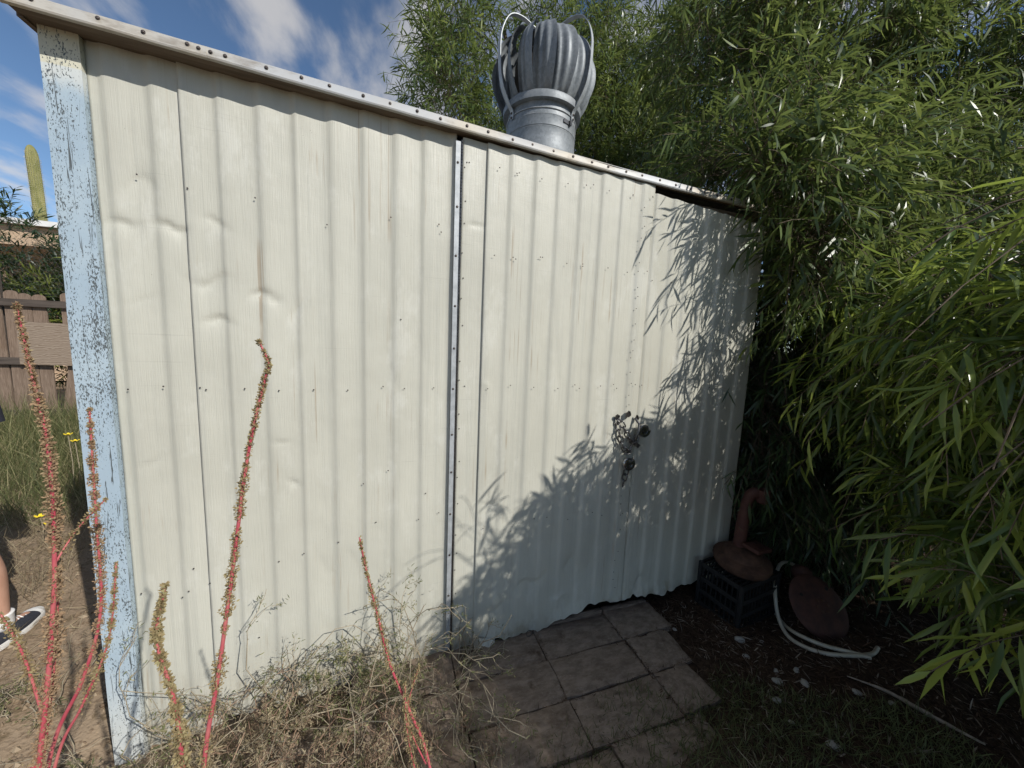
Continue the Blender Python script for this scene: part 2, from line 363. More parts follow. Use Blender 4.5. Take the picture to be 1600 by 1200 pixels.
# ------------------------------------------------------------------ paving
pav = empty('paving'); pav['kind'] = 'structure'; pav['label'] = 'worn concrete pavers set in soil before the shed door'
for i in range(-2, 5):
    for j in range(-1, 4):
        w_, d_ = .434, .194
        x0 = -.15+.44*i+.004*j+random.uniform(-.003, .003)+.07*(j == 3); y1 = -.005-.2*j
        if i == 4 and j in (-1, 0, 3): continue
        if j == -1 and not 0 <= i <= 3: continue
        if i < -1 or (i == -1 and j in (0,)): continue
        if x0 > 1.5 or (j == 3 and not -1 <= i <= 2): continue
        if x0 > 1.1: w_ = (.30, .31, .25, .2, .2)[j+1] if j < 3 else .2
        yb = y1 if j >= 0 else .03
        dep = d_ if j >= 0 else .032
        x1 = x0+w_
        mb = MB(); nxp, nyp = 14, max(2, int(dep/.03)); tz = random.uniform(-.005, .004)-.008*(j == 3); tlt = random.uniform(-.012, .012); tly = random.uniform(-.02, .02)
        sd = random.random()*99
        def topf(u, v):
            e = min(u, 1-u, v*dep/w_, (1-v)*dep/w_)*w_
            n0 = float(vnoise(np.array([u*6+sd, v*3, 0]), 5))
            ed = .012*(n0**2)*(1 if e < .016 else 0)+(.004 if e < .004 else 0)
            jx = (float(vnoise(np.array([u*9+sd, v*5, 3]), 6))-.5)*.006*(1 if (u in (0, 1)) else 0)
            jy = (float(vnoise(np.array([u*9+sd, v*5, 7]), 6))-.5)*.006*(1 if (v in (0, 1)) else 0)
            return Vector((x0+u*w_+jx, yb-dep+v*dep+jy, .012+tz+tlt*(u-.5)+tly*(v-.5)*.4-ed))
        mb.grid(topf, nxp, nyp)
        nvx = nxp+1; per = [k for k in range(nvx)]+[k*nvx+nxp for k in range(1, nyp+1)]+[nyp*nvx+k for k in range(nxp-1, -1, -1)]+[k*nvx for k in range(nyp-1, 0, -1)]
        b = len(mb.v); mb.v += [(mb.v[k][0], mb.v[k][1], -.05) for k in per]; m_ = len(per)
        mb.f += [(per[(k+1) % m_], per[k], b+k, b+(k+1) % m_) for k in range(m_)]
        mb.build('paver', M['paver'], pav, angle=40)

# ------------------------------------------------------------------ shed
shed = tag(empty('shed', (.55, 0, 0)), 'cream corrugated metal garden shed with flat roof and chained door', 'shed')
SH = Vector((-.55, 0, 0))
def shed_part(name, mb, m, angle=None, smooth=False, parent=None):
    mb.v = [tuple(Vector(v)+SH) for v in mb.v]
    return mb.build(name, m, parent or shed, smooth=smooth, angle=angle)
def zsof(x): return 2.396-.026*(x+.97)             # underside of the roof edge
def over(x): return max(.03, .1-.035*(x+.97))
PITCH = .115
def prof(x, x0):
    p = ((x-x0)/PITCH) % 1.0
    q = .5*p/.82 if p < .82 else .5+.5*(p-.82)/.18
    return .5+.5*math.cos(2*math.pi*q)
# creases and dents: x, z, half width, half height, depth (folds are sharp above, soft below)
DENTS = [(-.83, 1.865, .045, .012, .009), (-.715, 1.87, .03, .010, .010), (-.675, 1.87, .02, .010, .008), (-.78, 1.99, .05, .03, .006), (-.44, 1.665, .035, .010, .010), (-.40, 1.65, .02, .008, .007), (-.60, 1.70, .05, .02, .008), (-.585, 1.56, .04, .012, .009),
         (-.57, 1.90, .035, .010, .006), (-.36, .93, .02, .008, .006), (-.33, 1.62, .03, .03, .005), (.36, 2.02, .04, .006, .004), (.46, .75, .04, .008, .006), (.95, .35, .08, .04, .008), (.52, .20, .05, .02, .008), (-.8, 1.05, .04, .008, .003), (-.79, 1.62, .05, .006, .002),
         (.7, .3, .09, .02, .008), (1.4, .14, .07, .04, .01), (1.42, 2.2, .05, .05, .006), (-.2, .55, .08, .06, .004), (.05, 1.4, .1, .1, .003), (.75, 1.5, .12, .2, .003), (.41, 1.62, .012, .05, -.004), (.42, 1.32, .02, .02, -.004), (-.4, 1.1, .03, .006, .004), (.86, .18, .05, .015, -.006)]
def panel(x0, x1, zb, zt, groove, y0, amp=.012, ragged=0):
    nxp = max(6, int((x1-x0)/PITCH*16)); nzp = 230; mb = MB()
    x1d = np.linspace(x0, x1, nxp+1)
    t1 = np.array([zt(float(q)) if callable(zt) else zt for q in x1d]); b1 = np.array([zb(float(q)) if callable(zb) else zb for q in x1d]); o = np.zeros_like(x1d)
    if ragged: b1 = b1+ragged*(vnoise(np.stack([x1d*9, o, o+1], 1), 3)-.4)+ragged*.6*(vnoise(np.stack([x1d*41, o, o+2], 1), 4)-.5)
    v = np.linspace(0, 1, nzp+1)[:, None]; z = b1[None]+(t1-b1)[None]*v; x = np.broadcast_to(x1d[None], z.shape); one = np.ones_like(z)
    wav = .003*(vnoise(np.stack([x*2.3, one, z*1.2], -1), 8)-.5)+.0016*(vnoise(np.stack([x*7, 2*one, z*4], -1), 9)-.5)+.0006*(vnoise(np.stack([x*30, 2*one, z*18], -1), 19)-.5)
    d = np.zeros_like(z)
    for cx, cz, wx, wz, am in DENTS:
        u = (x-cx)/wx; w = (z-cz-.9*wz*np.sin(x*45+cx*50)-(x-cx)*math.sin(cx*37)*.35)/wz
        d = d+1.05*am*np.exp(-u*u)*np.where(w > 0, np.exp(-np.abs(w)*1.6), np.exp(-(np.abs(w)*.42)**1.3))
    low = (np.clip(1-(z-b1[None])/.06, 0, 1)*ragged*.5*(vnoise(np.stack([x*14, 3*one, 0*one], -1), 10)-.3)) if ragged else 0
    p = np.array([prof(float(q), groove) for q in x1d])[None]
    # corrugation depth varies a little from rib to rib
    am_ = amp*(.8+.4*vnoise(np.stack([np.floor((x-groove)/PITCH), one, z*.4], -1), 23))
    V = np.stack([x, y0-am_*p-wav+d-low, z], -1).reshape(-1, 3)
    n1 = nxp+1; I = (np.arange(nzp)[:, None]*n1+np.arange(nxp)[None]).reshape(-1)
    mb.v = [tuple(q) for q in V.tolist()]; mb.f = [tuple(q) for q in np.stack([I, I+1, I+n1+1, I+n1], 1).tolist()]
    for cidx, s_ in ((0, 1), (nxp, -1)):
        b = len(mb.v); mb.v += [tuple(Vector(mb.v[j*n1+cidx])+Vector((0, .006, 0))) for j in range(nzp+1)]
        for j in range(nzp):
            q = (j*n1+cidx, (j+1)*n1+cidx, b+j+1, b+j); mb.f.append(q if s_ > 0 else q[::-1])
    return mb
def screws(pts, r=.0028, y=-.014):
    mb = MB()
    for x, z in pts:
        ro = Matrix.Rotation(math.pi/2, 4, 'X')
        mb.lathe([(r, 0), (r*1.05, .0006), (r*.7, .0013), (0.0001, .0015)], 8, Matrix.Translation((x, y, z)) @ ro)
    return mb
def add_screws(parent, pts, y=-.016, r=.0028):
    mb = screws(pts, r, y); mb.v = [tuple(Vector(v)+SH) for v in mb.v]
    o = mb.build('screws', M['screw_dark'], parent, angle=40); o['kind'] = 'stuff'; return o
J = lambda s_: random.uniform(-s_, s_)
topw = lambda x: zsof(x)+.02
# corner post
mb = MB()
def pf(u, v):
    z = -.14+(2.405+.14)*v; x = -.977+.09*u
    return Vector((x+.002*(float(vnoise(np.array([z*6, u, 0]), 2))-.5), -.026+.0015*(float(vnoise(np.array([u*5, z*9, 4]), 3))), z))
mb.grid(pf, 6, 60)
mb.box((-.932, .012, 1.13), (.0895, .072, 2.53))
post = shed_part('corner_post', mb, M['blue'], angle=40); post['label'] = 'corner board with flaking pale blue paint'
# wall sheets
pA = shed_part('wall_panel', panel(-.886, -.645, -.1, topw, -.843, -.003, .0072), M['siding'], smooth=True)
add_screws(pA, [(-.85+J(.01), 1.31), (-.75, 1.32), (-.76+J(.02), 2.02), (-.86, .55), (-.72, .53), (-.74, .51), (-.70, .62)])
pB = shed_part('wall_panel', panel(-.656, .268, -.06, topw, -.085, -.0055, .0072), M['siding'], smooth=True)
pts = [(-.545+.115*k+.05+J(.02), 1.315+J(.012)) for k in range(-1, 7)]+[(-.645, 1.315), (-.645, 2.0), (-.45, 2.0), (-.22, 1.94), (0.01, 2.0), (.2, 2.0), (.21, 1.97)]
pts += [(-.645+J(.01), .55), (-.6, .58), (-.58, .54), (-.42, .6), (-.33, .62), (-.2, .65), (.13, .71), (.22, .73), (-.5, .28), (-.1, .9), (0, .95), (.05, 1.6), (.16, .83), (-.05, .72)]
add_screws(pB, pts)
# round washer/hole
hw = MB(); hw.lathe([(.004, 0), (.009, .001), (.009, .003), (.0045, .0035)], 14, Matrix.Translation((.075, -.02, 1.585)) @ Matrix.Rotation(math.pi/2, 4, 'X'))
# door
doorz = lambda x: .015+.05*max(0, min(1, (x-.75)/.2))
door = shed_part('door', panel(.398, 1.272, doorz, lambda x: zsof(x)-.006,   .513, -.0175, .0065, ragged=.045), M['siding'], smooth=True)
door['label'] = 'corrugated door sheet with torn rusted bottom edge'
strip = shed_part('door_strip', panel(.293, .408, 0.0, lambda x: zsof(x)-.008, .30, -.016, .005, ragged=.02), M['siding'], smooth=True, parent=door)
pts = []
for zr in (2.262, 1.905, 1.317):
    for k in range(8):
        for _ in range(1+(random.random() < .55)):
            pts.append((.43+.115*k+J(.02), zr+J(.012)))
for k in range(34): pts.append((1.205+J(.012), 2.2-k*.062+J(.02)))
for k in range(8): pts.append((.45+.11*k+J(.03), .62+J(.03)))
add_screws(door, pts, -.033)
pts = [(.305+J(.006), 2.25-k*.115+J(.03)) for k in range(19)]+[(.31, 2.26), (.32, 2.262), (.325, 1.32)]
add_screws(door, pts, -.0225, .0028)
# right sheet
pC = shed_part('wall_panel', panel(1.262, 2.085, .05, lambda x: 2.305-.065*(x-1.27), 1.30, -.004, .0072, ragged=.05), M['siding'], smooth=True)
add_screws(pC, [(1.31+.115*k+J(.02), 1.315+J(.01)) for k in range(6)]+[(1.32+.115*k+J(.02), 1.88+J(.01)) for k in range(5)], -.015)
# torn flap under the door
fl = MB()
def flapf(u, v): return Vector((.40+.11*u, -.026-.035*v*v-.012*math.sin(u*5), .05-.045*v+.01*math.sin(u*7+v*3)))
fl.grid(flapf, 8, 5); shed_part('torn_edge', fl, M['siding'], smooth=True, parent=door)
fl = MB(); fl.tube([(.69+.016*math.cos(t), -.05, .03+.016*math.sin(t)) for t in np.linspace(0, 6.28, 16)], .0022, 5); shed_part('wire_ring', fl, M['steel_dull'], parent=door)
# dark frame behind the door and panels
fr = MB()
for zz_ in (.75, 1.3, 1.9, 2.28): fr.box((.55, .03, zz_), (3.0, .035, .04))
fr.box((1.262, .03, 1.15), (.04, .036, 2.2)); fr.box((.28, .03, 1.15), (.04, .036, 2.2)); shed_part('frame', fr, M['fascia'])
# piano hinge
hg = MB(); hg.box((.2725, -.0265, 1.18), (.0215, .003, 2.31), None, .0008)
hinge = shed_part('hinge', hg, M['galv'])
kn = MB()
for k in range(182):
    z0 = .03+k*.0127
    kn.tube([(.2875, -.029, z0), (.2875, -.029, z0+.0106)], .0042, 6)
o = shed_part('hinge_knuckles', kn, M['steel_dull'], parent=hinge, angle=50); o['kind'] = 'stuff'
pin = MB(); pin.tube([(.2875, -.028, .02), (.2875, -.028, 2.345)], .0026, 5); shed_part('hinge_pin', pin, M['hole_black'], parent=hinge)
sm = MB(); sm.lathe([(.0048, 0), (.005, .0012), (.003, .003), (.0001, .0033)], 10, Matrix.Rotation(math.pi/2, 4, 'X')); sme = sm.mesh('screw', M['screw_dark'], True)
for k in range(12):
    s_ = link('screw', sme, hinge); s_.location = Vector((.272+J(.001), -.0283, 2.27-k*.195+J(.02)))+SH
# roof: sheet, fascia, trim lengths with screws
rf = MB()
rx = np.linspace(-1.0, 2.13, 60)
def rff(u, v):
    x = -.998+3.12*u; y = -over(x)+.004+(2.55)*v
    return Vector((x, y, zsof(x)+.028-.07*v+.008*math.cos(2*math.pi*y/.07)*(1 if v > .01 else 0)))
rf.grid(rff, 4, 180); shed_part('roof_sheet', rf, M['galvw'], smooth=True)
fb = MB()
def ring(x): 
    o_ = over(x); z = zsof(x); return [Vector((x, -o_+.006, z+.002)), Vector((x, -.0, z+.002)), Vector((x, -.0, z+.026)), Vector((x, -o_+.006, z+.026))]
n_ = 40; vs_ = []
for i in range(n_+1): vs_ += ring(-.998+3.1*i/n_)
fs_ = [(i*4+k, i*4+(k+1) % 4, (i+1)*4+(k+1) % 4, (i+1)*4+k) for i in range(n_) for k in range(4)]+[(3, 2, 1, 0), tuple(n_*4+k for k in range(4))]
fb.add(vs_, [f[::-1] for f in fs_]); shed_part('fascia_board', fb, M['fascia'], angle=30)
tsm = MB(); tsm.lathe([(.0062, 0), (.0062, .001), (.0045, .0013), (.004, .0013), (.004, .0035), (.003, .0043), (.0001, .0044)], 8, Matrix.Rotation(math.pi/2, 4, 'X')); tsme = tsm.mesh('screw', M['screw_dark'], False); tsme.materials[0] = M['screw_dark']
def trim(xa, xb, dy, dz):
    mb = MB(); n = max(8, int((xb-xa)/.03)); cs = []
    for i in range(n+1):
        x = xa+(xb-xa)*i/n; o_ = over(x)+dy; z = zsof(x)+dz+.002*(float(vnoise(np.array([x*4, 0, 0]), 5))-.5)
        wy = .0025*(float(vnoise(np.array([x*9, 1, 0]), 7))-.5)
        cs.append([Vector((x, -o_+.012, z-.001)), Vector((x, -o_-.004+wy, z-.002)), Vector((x, -o_-.006+wy, z+.003)), Vector((x, -o_-.001+wy, z+.009)),
                   Vector((x, -o_+wy, z+.030)), Vector((x, -o_+.004, z+.034)), Vector((x, -o_+.05, z+.0375)), Vector((x, -o_+.05, z+.0355)), Vector((x, -o_+.006, z+.031)), Vector((x, -o_+.003, z+.012)), Vector((x, -o_+.012, z+.002))])
    m = len(cs[0]); vs_ = [p for r in cs for p in r]
    mb.add(vs_, [(i*m+k, (i+1)*m+k, (i+1)*m+(k+1) % m, i*m+(k+1) % m) for i in range(n) for k in range(m)]+[tuple(range(m)), tuple(n*m+k for k in range(m-1, -1, -1))])
    return shed_part('roof_trim', mb, M['trim'], angle=50)
t1 = trim(-1.004, -.545, .002, -.0015); t2 = trim(-.555, 2.1, 0, 0)
for x in [-.93, -.805, -.695, -.60, -.562, -.535, -.49, -.38, -.285]+[-.19+.098*k for k in range(23)]:
    x += J(.008); s_ = link('screw', tsme, t1 if x < -.55 else t2); s_.location = Vector((x, -over(x)-(.002 if x < -.55 else .0005), zsof(x)+.0195+J(.002)))+SH
    s_.rotation_euler = (J(.1), J(3), J(.1))
# end of the roof edge on the left: mitred board seen from below
eb = MB()
eb.box((-.996, 1.2, 2.408), (.014, 2.5, .03)); shed_part('fascia_board', eb, M['fascia'])
# side and back walls
def sidewall(xc, sgn):
    mb = MB(); n = 260
    def f(u, v):
        y = .05+2.38*u; return Vector((xc+sgn*.01*math.cos(2*math.pi*y/PITCH), y, -.05+(2.38-.06*u+.05)*v))
    mb.grid(f, n, 4); return shed_part('wall_panel', mb, M['siding'], smooth=True)
sidewall(-.958, -1); sidewall(2.075, 1)
mb = MB(); mb.grid(lambda u, v: Vector((-.958+3.033*u, 2.43+.01*math.cos(u*160), -.05+2.37*v)), 200, 3); shed_part('wall_panel', mb, M['siding'], smooth=True)

# ------------------------------------------------------------------ chain and padlocks
def link_mesh(L=.041, W=.025, r=.0039):
    mb = MB(); h = (L-W)/2; P = []
    for k in range(9): a_ = -math.pi/2+math.pi*k/8; P.append((h+W/2*math.cos(a_), W/2*math.sin(a_), 0))
    for k in range(9): a_ = math.pi/2+math.pi*k/8; P.append((-h+W/2*math.cos(a_), W/2*math.sin(a_), 0))
    P.append(P[0]); mb.tube(P, r, 7, False); return mb.mesh('link', M['steel_dull'], True)
lmesh = link_mesh()
def chain(path, label, step=.031):
    P = [Vector(p) for p in sweep(path, 12)]
    root = tag(empty('chain', P[0]), label, 'chain'); acc = 0; k = 0; last = P[0]
    for i in range(1, len(P)):
        d = P[i]-P[i-1]; acc += d.length
        if acc >= step:
            acc = 0; t = (P[i]-last).normalized(); mid = (P[i]+last)/2; last = P[i]
            o = link('link', lmesh, root); q = t.to_track_quat('X', 'Z').to_matrix().to_4x4() @ Matrix.Rotation(rad(90*(k % 2)+20+J(15)), 4, 'X')
            o.matrix_local = Matrix.Translation(mid-P[0]) @ q; k += 1
    return root
chain([(1.14, -.02, 1.153), (1.165, -.045, 1.12), (1.19, -.05, 1.07), (1.22, -.05, 1.035), (1.245, -.055, 1.01), (1.256, -.05, 1.045), (1.27, -.05, 1.085)], 'steel chain looping from the torn hole in the door up to the upper disc padlock')
chain([(1.142, -.02, 1.15), (1.148, -.04, 1.09), (1.165, -.045, 1.03), (1.185, -.05, .985), (1.212, -.055, .955), (1.222, -.05, .985), (1.24, -.05, 1.01)], 'thin slack chain strand hanging straight down from the door hole')
chain([(1.212, -.05, .872), (1.212, -.045, .845), (1.206, -.04, .80), (1.203, -.04, .765)], 'short loose chain tail dangling under the lower disc padlock')
def disc_lock(loc, ry, label):
    r = tag(empty('padlock', loc), label, 'padlock', 'round disc padlocks'); r.rotation_euler = (rad(90), ry, 0)
    mb = MB(); R_ = .038
    # body: lens-shaped disc with a mouth cut for the shackle
    n = 40; pr = [(-.0125, .72), (-.0115, .9), (-.007, .985), (0, 1), (.007, .985), (.0115, .9), (.0125, .72)]
    ang = [rad(125)+k*(rad(360-70))/n for k in range(n+1)]
    vs_ = []; fs_ = []
    inner = .42
    prof_ = [(-.0125, inner)]+pr+[(.0125, inner)]
    for a_ in ang:
        for z, q in prof_: vs_.append((R_*q*math.cos(a_), R_*q*math.sin(a_), z))
    m = len(prof_)
    for i in range(n):
        for k in range(m): fs_.append((i*m+k, (i+1)*m+k, (i+1)*m+(k+1) % m, i*m+(k+1) % m))
    fs_ += [tuple(range(m)), tuple(n*m+k for k in range(m-1, -1, -1))]
    mb.add(vs_, [f[::-1] for f in fs_])
    mb.lathe([(0.0001, -.0105), (R_*.60, -.0105), (R_*.62, 0), (R_*.60, .0105), (.0001, .0105)], 30, Matrix.Translation((0, -.006, 0)))
    mb.build('body', M['chrome'], r, angle=35)
    sh = MB(); sh.tube([(R_*.72*math.cos(a_), R_*.72*math.sin(a_), 0) for a_ in np.linspace(rad(50), rad(130), 12)], .0048, 10); sh.build('shackle', M['steel_dull'], r, smooth=True)
    kh = MB(); kh.lathe([(.0065, .0105), (.0065, .0125), (.0045, .0128), (.0001, .0122)], 16, Matrix.Translation((0, -.016, 0))); kh.build('keyhole', M['steel_dull'], r, angle=40)
    return r
disc_lock((1.30, -.055, 1.082), rad(50), 'shiny round disc padlock level with the torn hole, upper of two on the chain')
disc_lock((1.213, -.06, .905), rad(10), 'shiny round disc padlock hanging below the other, a short chain tail under it')
# torn holes the chain passes through (openings with bent dark rims, part of the door)
def torn(x, z, w, h, sd, y):
    mb = MB(); n = 12; c0 = []
    for k in range(n):
        a_ = 2*math.pi*k/n; q = .7+.5*random.random(); c0.append((x+w*q*math.cos(a_), z+h*q*math.sin(a_)))
    mb.add([(p, y, q) for p, q in c0], [tuple(range(n-1, -1, -1))])
    rim = MB(); rim.tube([(p, y-.001, q) for p, q in c0+[c0[0]]], .0028, 5, False)
    shed_part('torn_hole', mb, M['hole_black'], parent=door); shed_part('torn_rim', rim, M['steel_dull'], parent=door)
torn(1.138, 1.158, .012, .011, 1, -.0375); torn(1.205, 1.168, .016, .016, 2, -.0375); torn(1.262, 1.145, .009, .016, 3, -.0375)
mb = MB(); mb.tube([(1.255, -.03, 1.145), (1.262, -.06, 1.12), (1.25, -.075, 1.08), (1.243, -.06, 1.035)], .007, 8); mb.box((1.262, -.045, 1.005), (.05, .012, .022), Matrix.Rotation(.6, 3, 'Y'), .003)
tag(mb.build('hasp', M['steel_dull'], None, angle=40), 'bent steel hasp bar joining chain and upper disc padlock on the door', 'hasp')

# ------------------------------------------------------------------ roof turbine
VX, VY = .765, .3
vent = tag(empty('turbine_vent', (VX, VY, 2.445)), 'galvanised spinning turbine vent with ribbed curved vanes on shed roof', 'vent')
mb = MB(); mb.lathe([(.23, -.01), (.225, .002), (.195, .012), (.181, .035), (.179, .12), (.1805, .124), (.1785, .128)], 48); mb.build('flashing', M['galvw'], vent, angle=30)
mb = MB(); mb.lathe([(.1785, .128), (.181, .131), (.181, .175), (.1825, .178), (.1795, .182), (.177, .24), (.176, .30), (.172, .30), (.172, .13)], 48); col_ = mb.build('collar', M['galvw'], vent, angle=30)
mb = MB(); mb.tube([(.182*math.cos(t), .182*math.sin(t)  , .205) for t in np.linspace(0, 6.283, 49)], .0022, 5, False); mb.build('bead', M['galv'], col_, smooth=True)
mb = MB(); a_ = rad(-68); mb.box((0, 0, 0), (.05, .004, .016), Matrix.Rotation(a_+math.pi/2, 3, 'Z')); mb.v = [tuple(Vector(v)+Vector((.1835*math.cos(a_), .1835*math.sin(a_), .165))) for v in mb.v]
mb.box((.187*math.cos(a_+.1), .187*math.sin(a_+.1), .165), (.012, .012, .022), Matrix.Rotation(a_, 3, 'Z')); mb.build('clip', M['steel_dull'], col_)
# globe ring, vanes, top cap
gz0, gz1 = .262, .60
def gr_(t):   # radius of globe, t 0..1 bottom to top
    return .193+.047*math.sin(math.pi*min(1, t*.95+.02))**.9 if t < .55 else .125+.115*math.sqrt(max(0, 1-((t-.52)/.52)**2))
mb = MB(); mb.lathe([(.196, gz0-.022), (.202, gz0-.022), (.204, gz0+.004), (.2, gz0+.012), (.192, gz0+.006)], 48); mb.build('base_ring', M['galvw'], vent, angle=35)
NV = 15
vm = MB()
def vanef(u, v):
    t = v; z = gz0+(gz1-gz0)*t
    R_ = gr_(t); da = (2*math.pi/NV)*1.14; ang_ = (u-.5)*da
    env = math.sin(math.pi*min(1, max(0, t)))**.5
    rr_ = R_+(u-.5)*.07*env+.0045*math.cos(u*2*math.pi*3)*env-.012
    rr_ += -.010*(1-env)
    return Vector((rr_*math.cos(ang_), rr_*math.sin(ang_), z))
vm.grid(vanef, 18, 22)
vme = vm.mesh('vane', M['galvw'], True)
for k in range(NV):
    o = link('vane', vme, vent); o.rotation_euler = (0, 0, 2*math.pi*k/NV+.1)
mb = MB(); mb.lathe([(.122, gz1-.012), (.125, gz1-.004), (.10, gz1+.004), (.04, gz1+.012), (.0001, gz1+.014)], 40); mb.build('top_cap', M['galvw'], vent, angle=35)
mb = MB(); mb.tube([(0, 0, .2), (0, 0, gz1+.05)], .008, 8); mb.lathe([(.028, gz1+.012), (.028, gz1+.035), (.012, gz1+.045), (.0001, gz1+.046)], 16); mb.build('bearing', M['steel_dull'], vent, angle=40)
# near-black core, its colour stands in for the shade between vanes
mb = MB(); mb.lathe([(.12, gz0), (.15, gz0+.1), (.15, gz0+.22), (.08, gz1-.03)], 30); mb.build('shade_core', M['vent_shade_dark'], vent, smooth=True)
for k in range(3):
    an = rad((-165, -56, 75)[k])
    pth = sweep([(.184, .185), (.186, .222), (.215, .26), (.255, .34), (.268, .45), (.262, .55), (.22, .635), (.15, .66), (.06, .645), (0, .635)], 6)
    mb = MB(); tdir = Vector((-math.sin(an), math.cos(an), 0)); rd = Vector((math.cos(an), math.sin(an), 0)); w_ = .011
    prv = None; vs_ = []
    for i, p in enumerate(pth):
        q0 = pth[max(0, i-1)]; q1 = pth[min(len(pth)-1, i+1)]; tg = (Vector((q1[0], q1[1], 0))-Vector((q0[0], q0[1], 0))).normalized(); nn = Vector((tg.y, -tg.x, 0))
        for sx, sn in ((-1, 0), (1, 0), (1, 1), (-1, 1)):
            r_ = p[0]+nn.x*.0035*sn; z_ = p[1]+nn.y*.0035*sn
            vs_.append(rd*r_+tdir*(w_*sx)+Vector((0, 0, z_)))
    m = len(pth)
    mb.add(vs_, [(i*4+k2, i*4+(k2+1) % 4, (i+1)*4+(k2+1) % 4, (i+1)*4+k2) for i in range(m-1) for k2 in range(4)]+[(3, 2, 1, 0), tuple((m-1)*4+k2 for k2 in range(4))])
    br = mb.build('bracket', M['galv'], vent, angle=35)
    for zz_ in (.192, .213):
        s_ = link('bolt', tsme, br); s_.location = rd*.189+Vector((0, 0, zz_)); s_.rotation_euler = (0, 0, an+math.pi/2)

# ------------------------------------------------------------------ foliage machinery
def leaves_mesh(name, P, D, Nn, L, W, curl, tint, m, fold=False):
    """lanceolate leaves as real faces; P base, D direction, Nn normal, curl bends the blade"""
    D = nrm(D); Sd = nrm(np.cross(D, Nn)); Nn = np.cross(Sd, D); n = len(P)
    L = L[:, None]; W = W[:, None]; C = curl[:, None]
    def at(t): return P+D*L*t*(1-.12*C*C*t)-Nn*L*C*t*t*.55
    wp = ((.30, .85), (.66, .8))
    if not fold:
        V = np.stack([at(0.), at(wp[0][0])-Sd*W*wp[0][1]/2, at(wp[0][0])+Sd*W*wp[0][1]/2, at(wp[1][0])-Sd*W*wp[1][1]/2, at(wp[1][0])+Sd*W*wp[1][1]/2, at(1.)], 1)
        k = 6; q = np.array([[1, 2, 4, 3]]); t = np.array([[0, 2, 1], [3, 4, 5]])
    else:
        dn = Nn*W*.22
        V = np.stack([at(0.), at(.3)-Sd*W*.42+dn, at(.3), at(.3)+Sd*W*.42+dn, at(.66)-Sd*W*.4+dn, at(.66), at(.66)+Sd*W*.4+dn, at(1.)], 1)
        k = 8; q = np.array([[1, 2, 5, 4], [2, 3, 6, 5]]); t = np.array([[0, 2, 1], [0, 3, 2], [4, 5, 7], [5, 6, 7]])
    off = (np.arange(n)*k)[:, None, None]
    return np_mesh(name, V.reshape(-1, 3), (q[None]+off).reshape(-1, 4), (t[None]+off).reshape(-1, 3), m, True, np.repeat(tint, k))
def thin_tubes(name, A, B, ra, rb, m, n=3):
    """many straight tapered sticks in one mesh"""
    A = np.asarray(A); B = np.asarray(B); T = nrm(B-A); U = nrm(np.cross(T, np.where(np.abs(T[:, 2:3]) < .9, [[0, 0, 1.]], [[1., 0, 0]]))); Vv = np.cross(T, U)
    ra = np.broadcast_to(ra, len(A))[:, None]; rb = np.broadcast_to(rb, len(A))[:, None]; V = []
    for P, r in ((A, ra), (B, rb)):
        for k in range(n):
            q = 2*math.pi*k/n; V.append(P+(U*math.cos(q)+Vv*math.sin(q))*r)
    V = np.stack(V, 1); off = (np.arange(len(A))*2*n)[:, None, None]
    q = np.array([[k, (k+1) % n, n+(k+1) % n, n+k] for k in range(n)])
    return np_mesh(name, V.reshape(-1, 3), (q[None]+off).reshape(-1, 4), None, m, True)
def twigs(A, D, length, nl, leafL, leafW, droop, r, spread=.9, seglen=4, hang=.35, tint0=.3, tip_light=.35):
    """leafy twigs: returns leaf arrays and stick segments"""
    n = len(A); D = nrm(D); Ls = length*(.6+.8*r.random(n))[:, None]
    g = np.array([0, 0, -1.])
    def pt(t): return A+D*Ls*t+g*Ls*droop*t*t
    ts = np.linspace(0, 1, seglen+1); pts = [pt(t) for t in ts]
    sa = np.concatenate(pts[:-1]); sb = np.concatenate(pts[1:])
    LP = []; LD = []; LT = []; LC = []
    base_t = np.clip(tint0+.30*r.standard_normal(n), -.1, 1)
    for k in range(nl):
        t = .12+.88*(k+.5*r.random())/nl
        p = pt(t); tan = nrm(D+g*2*droop*t)
        rd = nrm(np.cross(tan, nrm(r.standard_normal((n, 3)))))
        LP.append(p); LD.append(nrm(tan*(.55+.5*t)+rd*spread+g*hang)); LT.append(np.clip(base_t+tip_light*(t-.5)+.12*r.standard_normal(n), 0, 1)); LC.append(.15+1.0*r.random(n)**1.3)
    P = np.concatenate(LP); D2 = np.concatenate(LD); m = len(P)
    up = np.array([0, 0, 1.])+.5*r.standard_normal((m, 3))
    L = leafL*(.6+.7*r.random(m)); W = leafW*(.75+.5*r.random(m))
    return P, D2, up, L, W, np.concatenate(LC), np.concatenate(LT), sa, sb
def limbs_mesh(segs, name, m, parent):
    mb = MB()
    for path, r0, r1, nn in segs:
        P = sweep(path, 5); k = len(P)
        P = [p+Vector((J(.012), J(.012), J(.012))) if 0 < i < k-1 else p for i, p in enumerate(P)]
        mb.tube(P, [r0+(r1-r0)*(i/(k-1)) for i in range(k)], nn)
    return mb.build(name, m, parent, smooth=True)
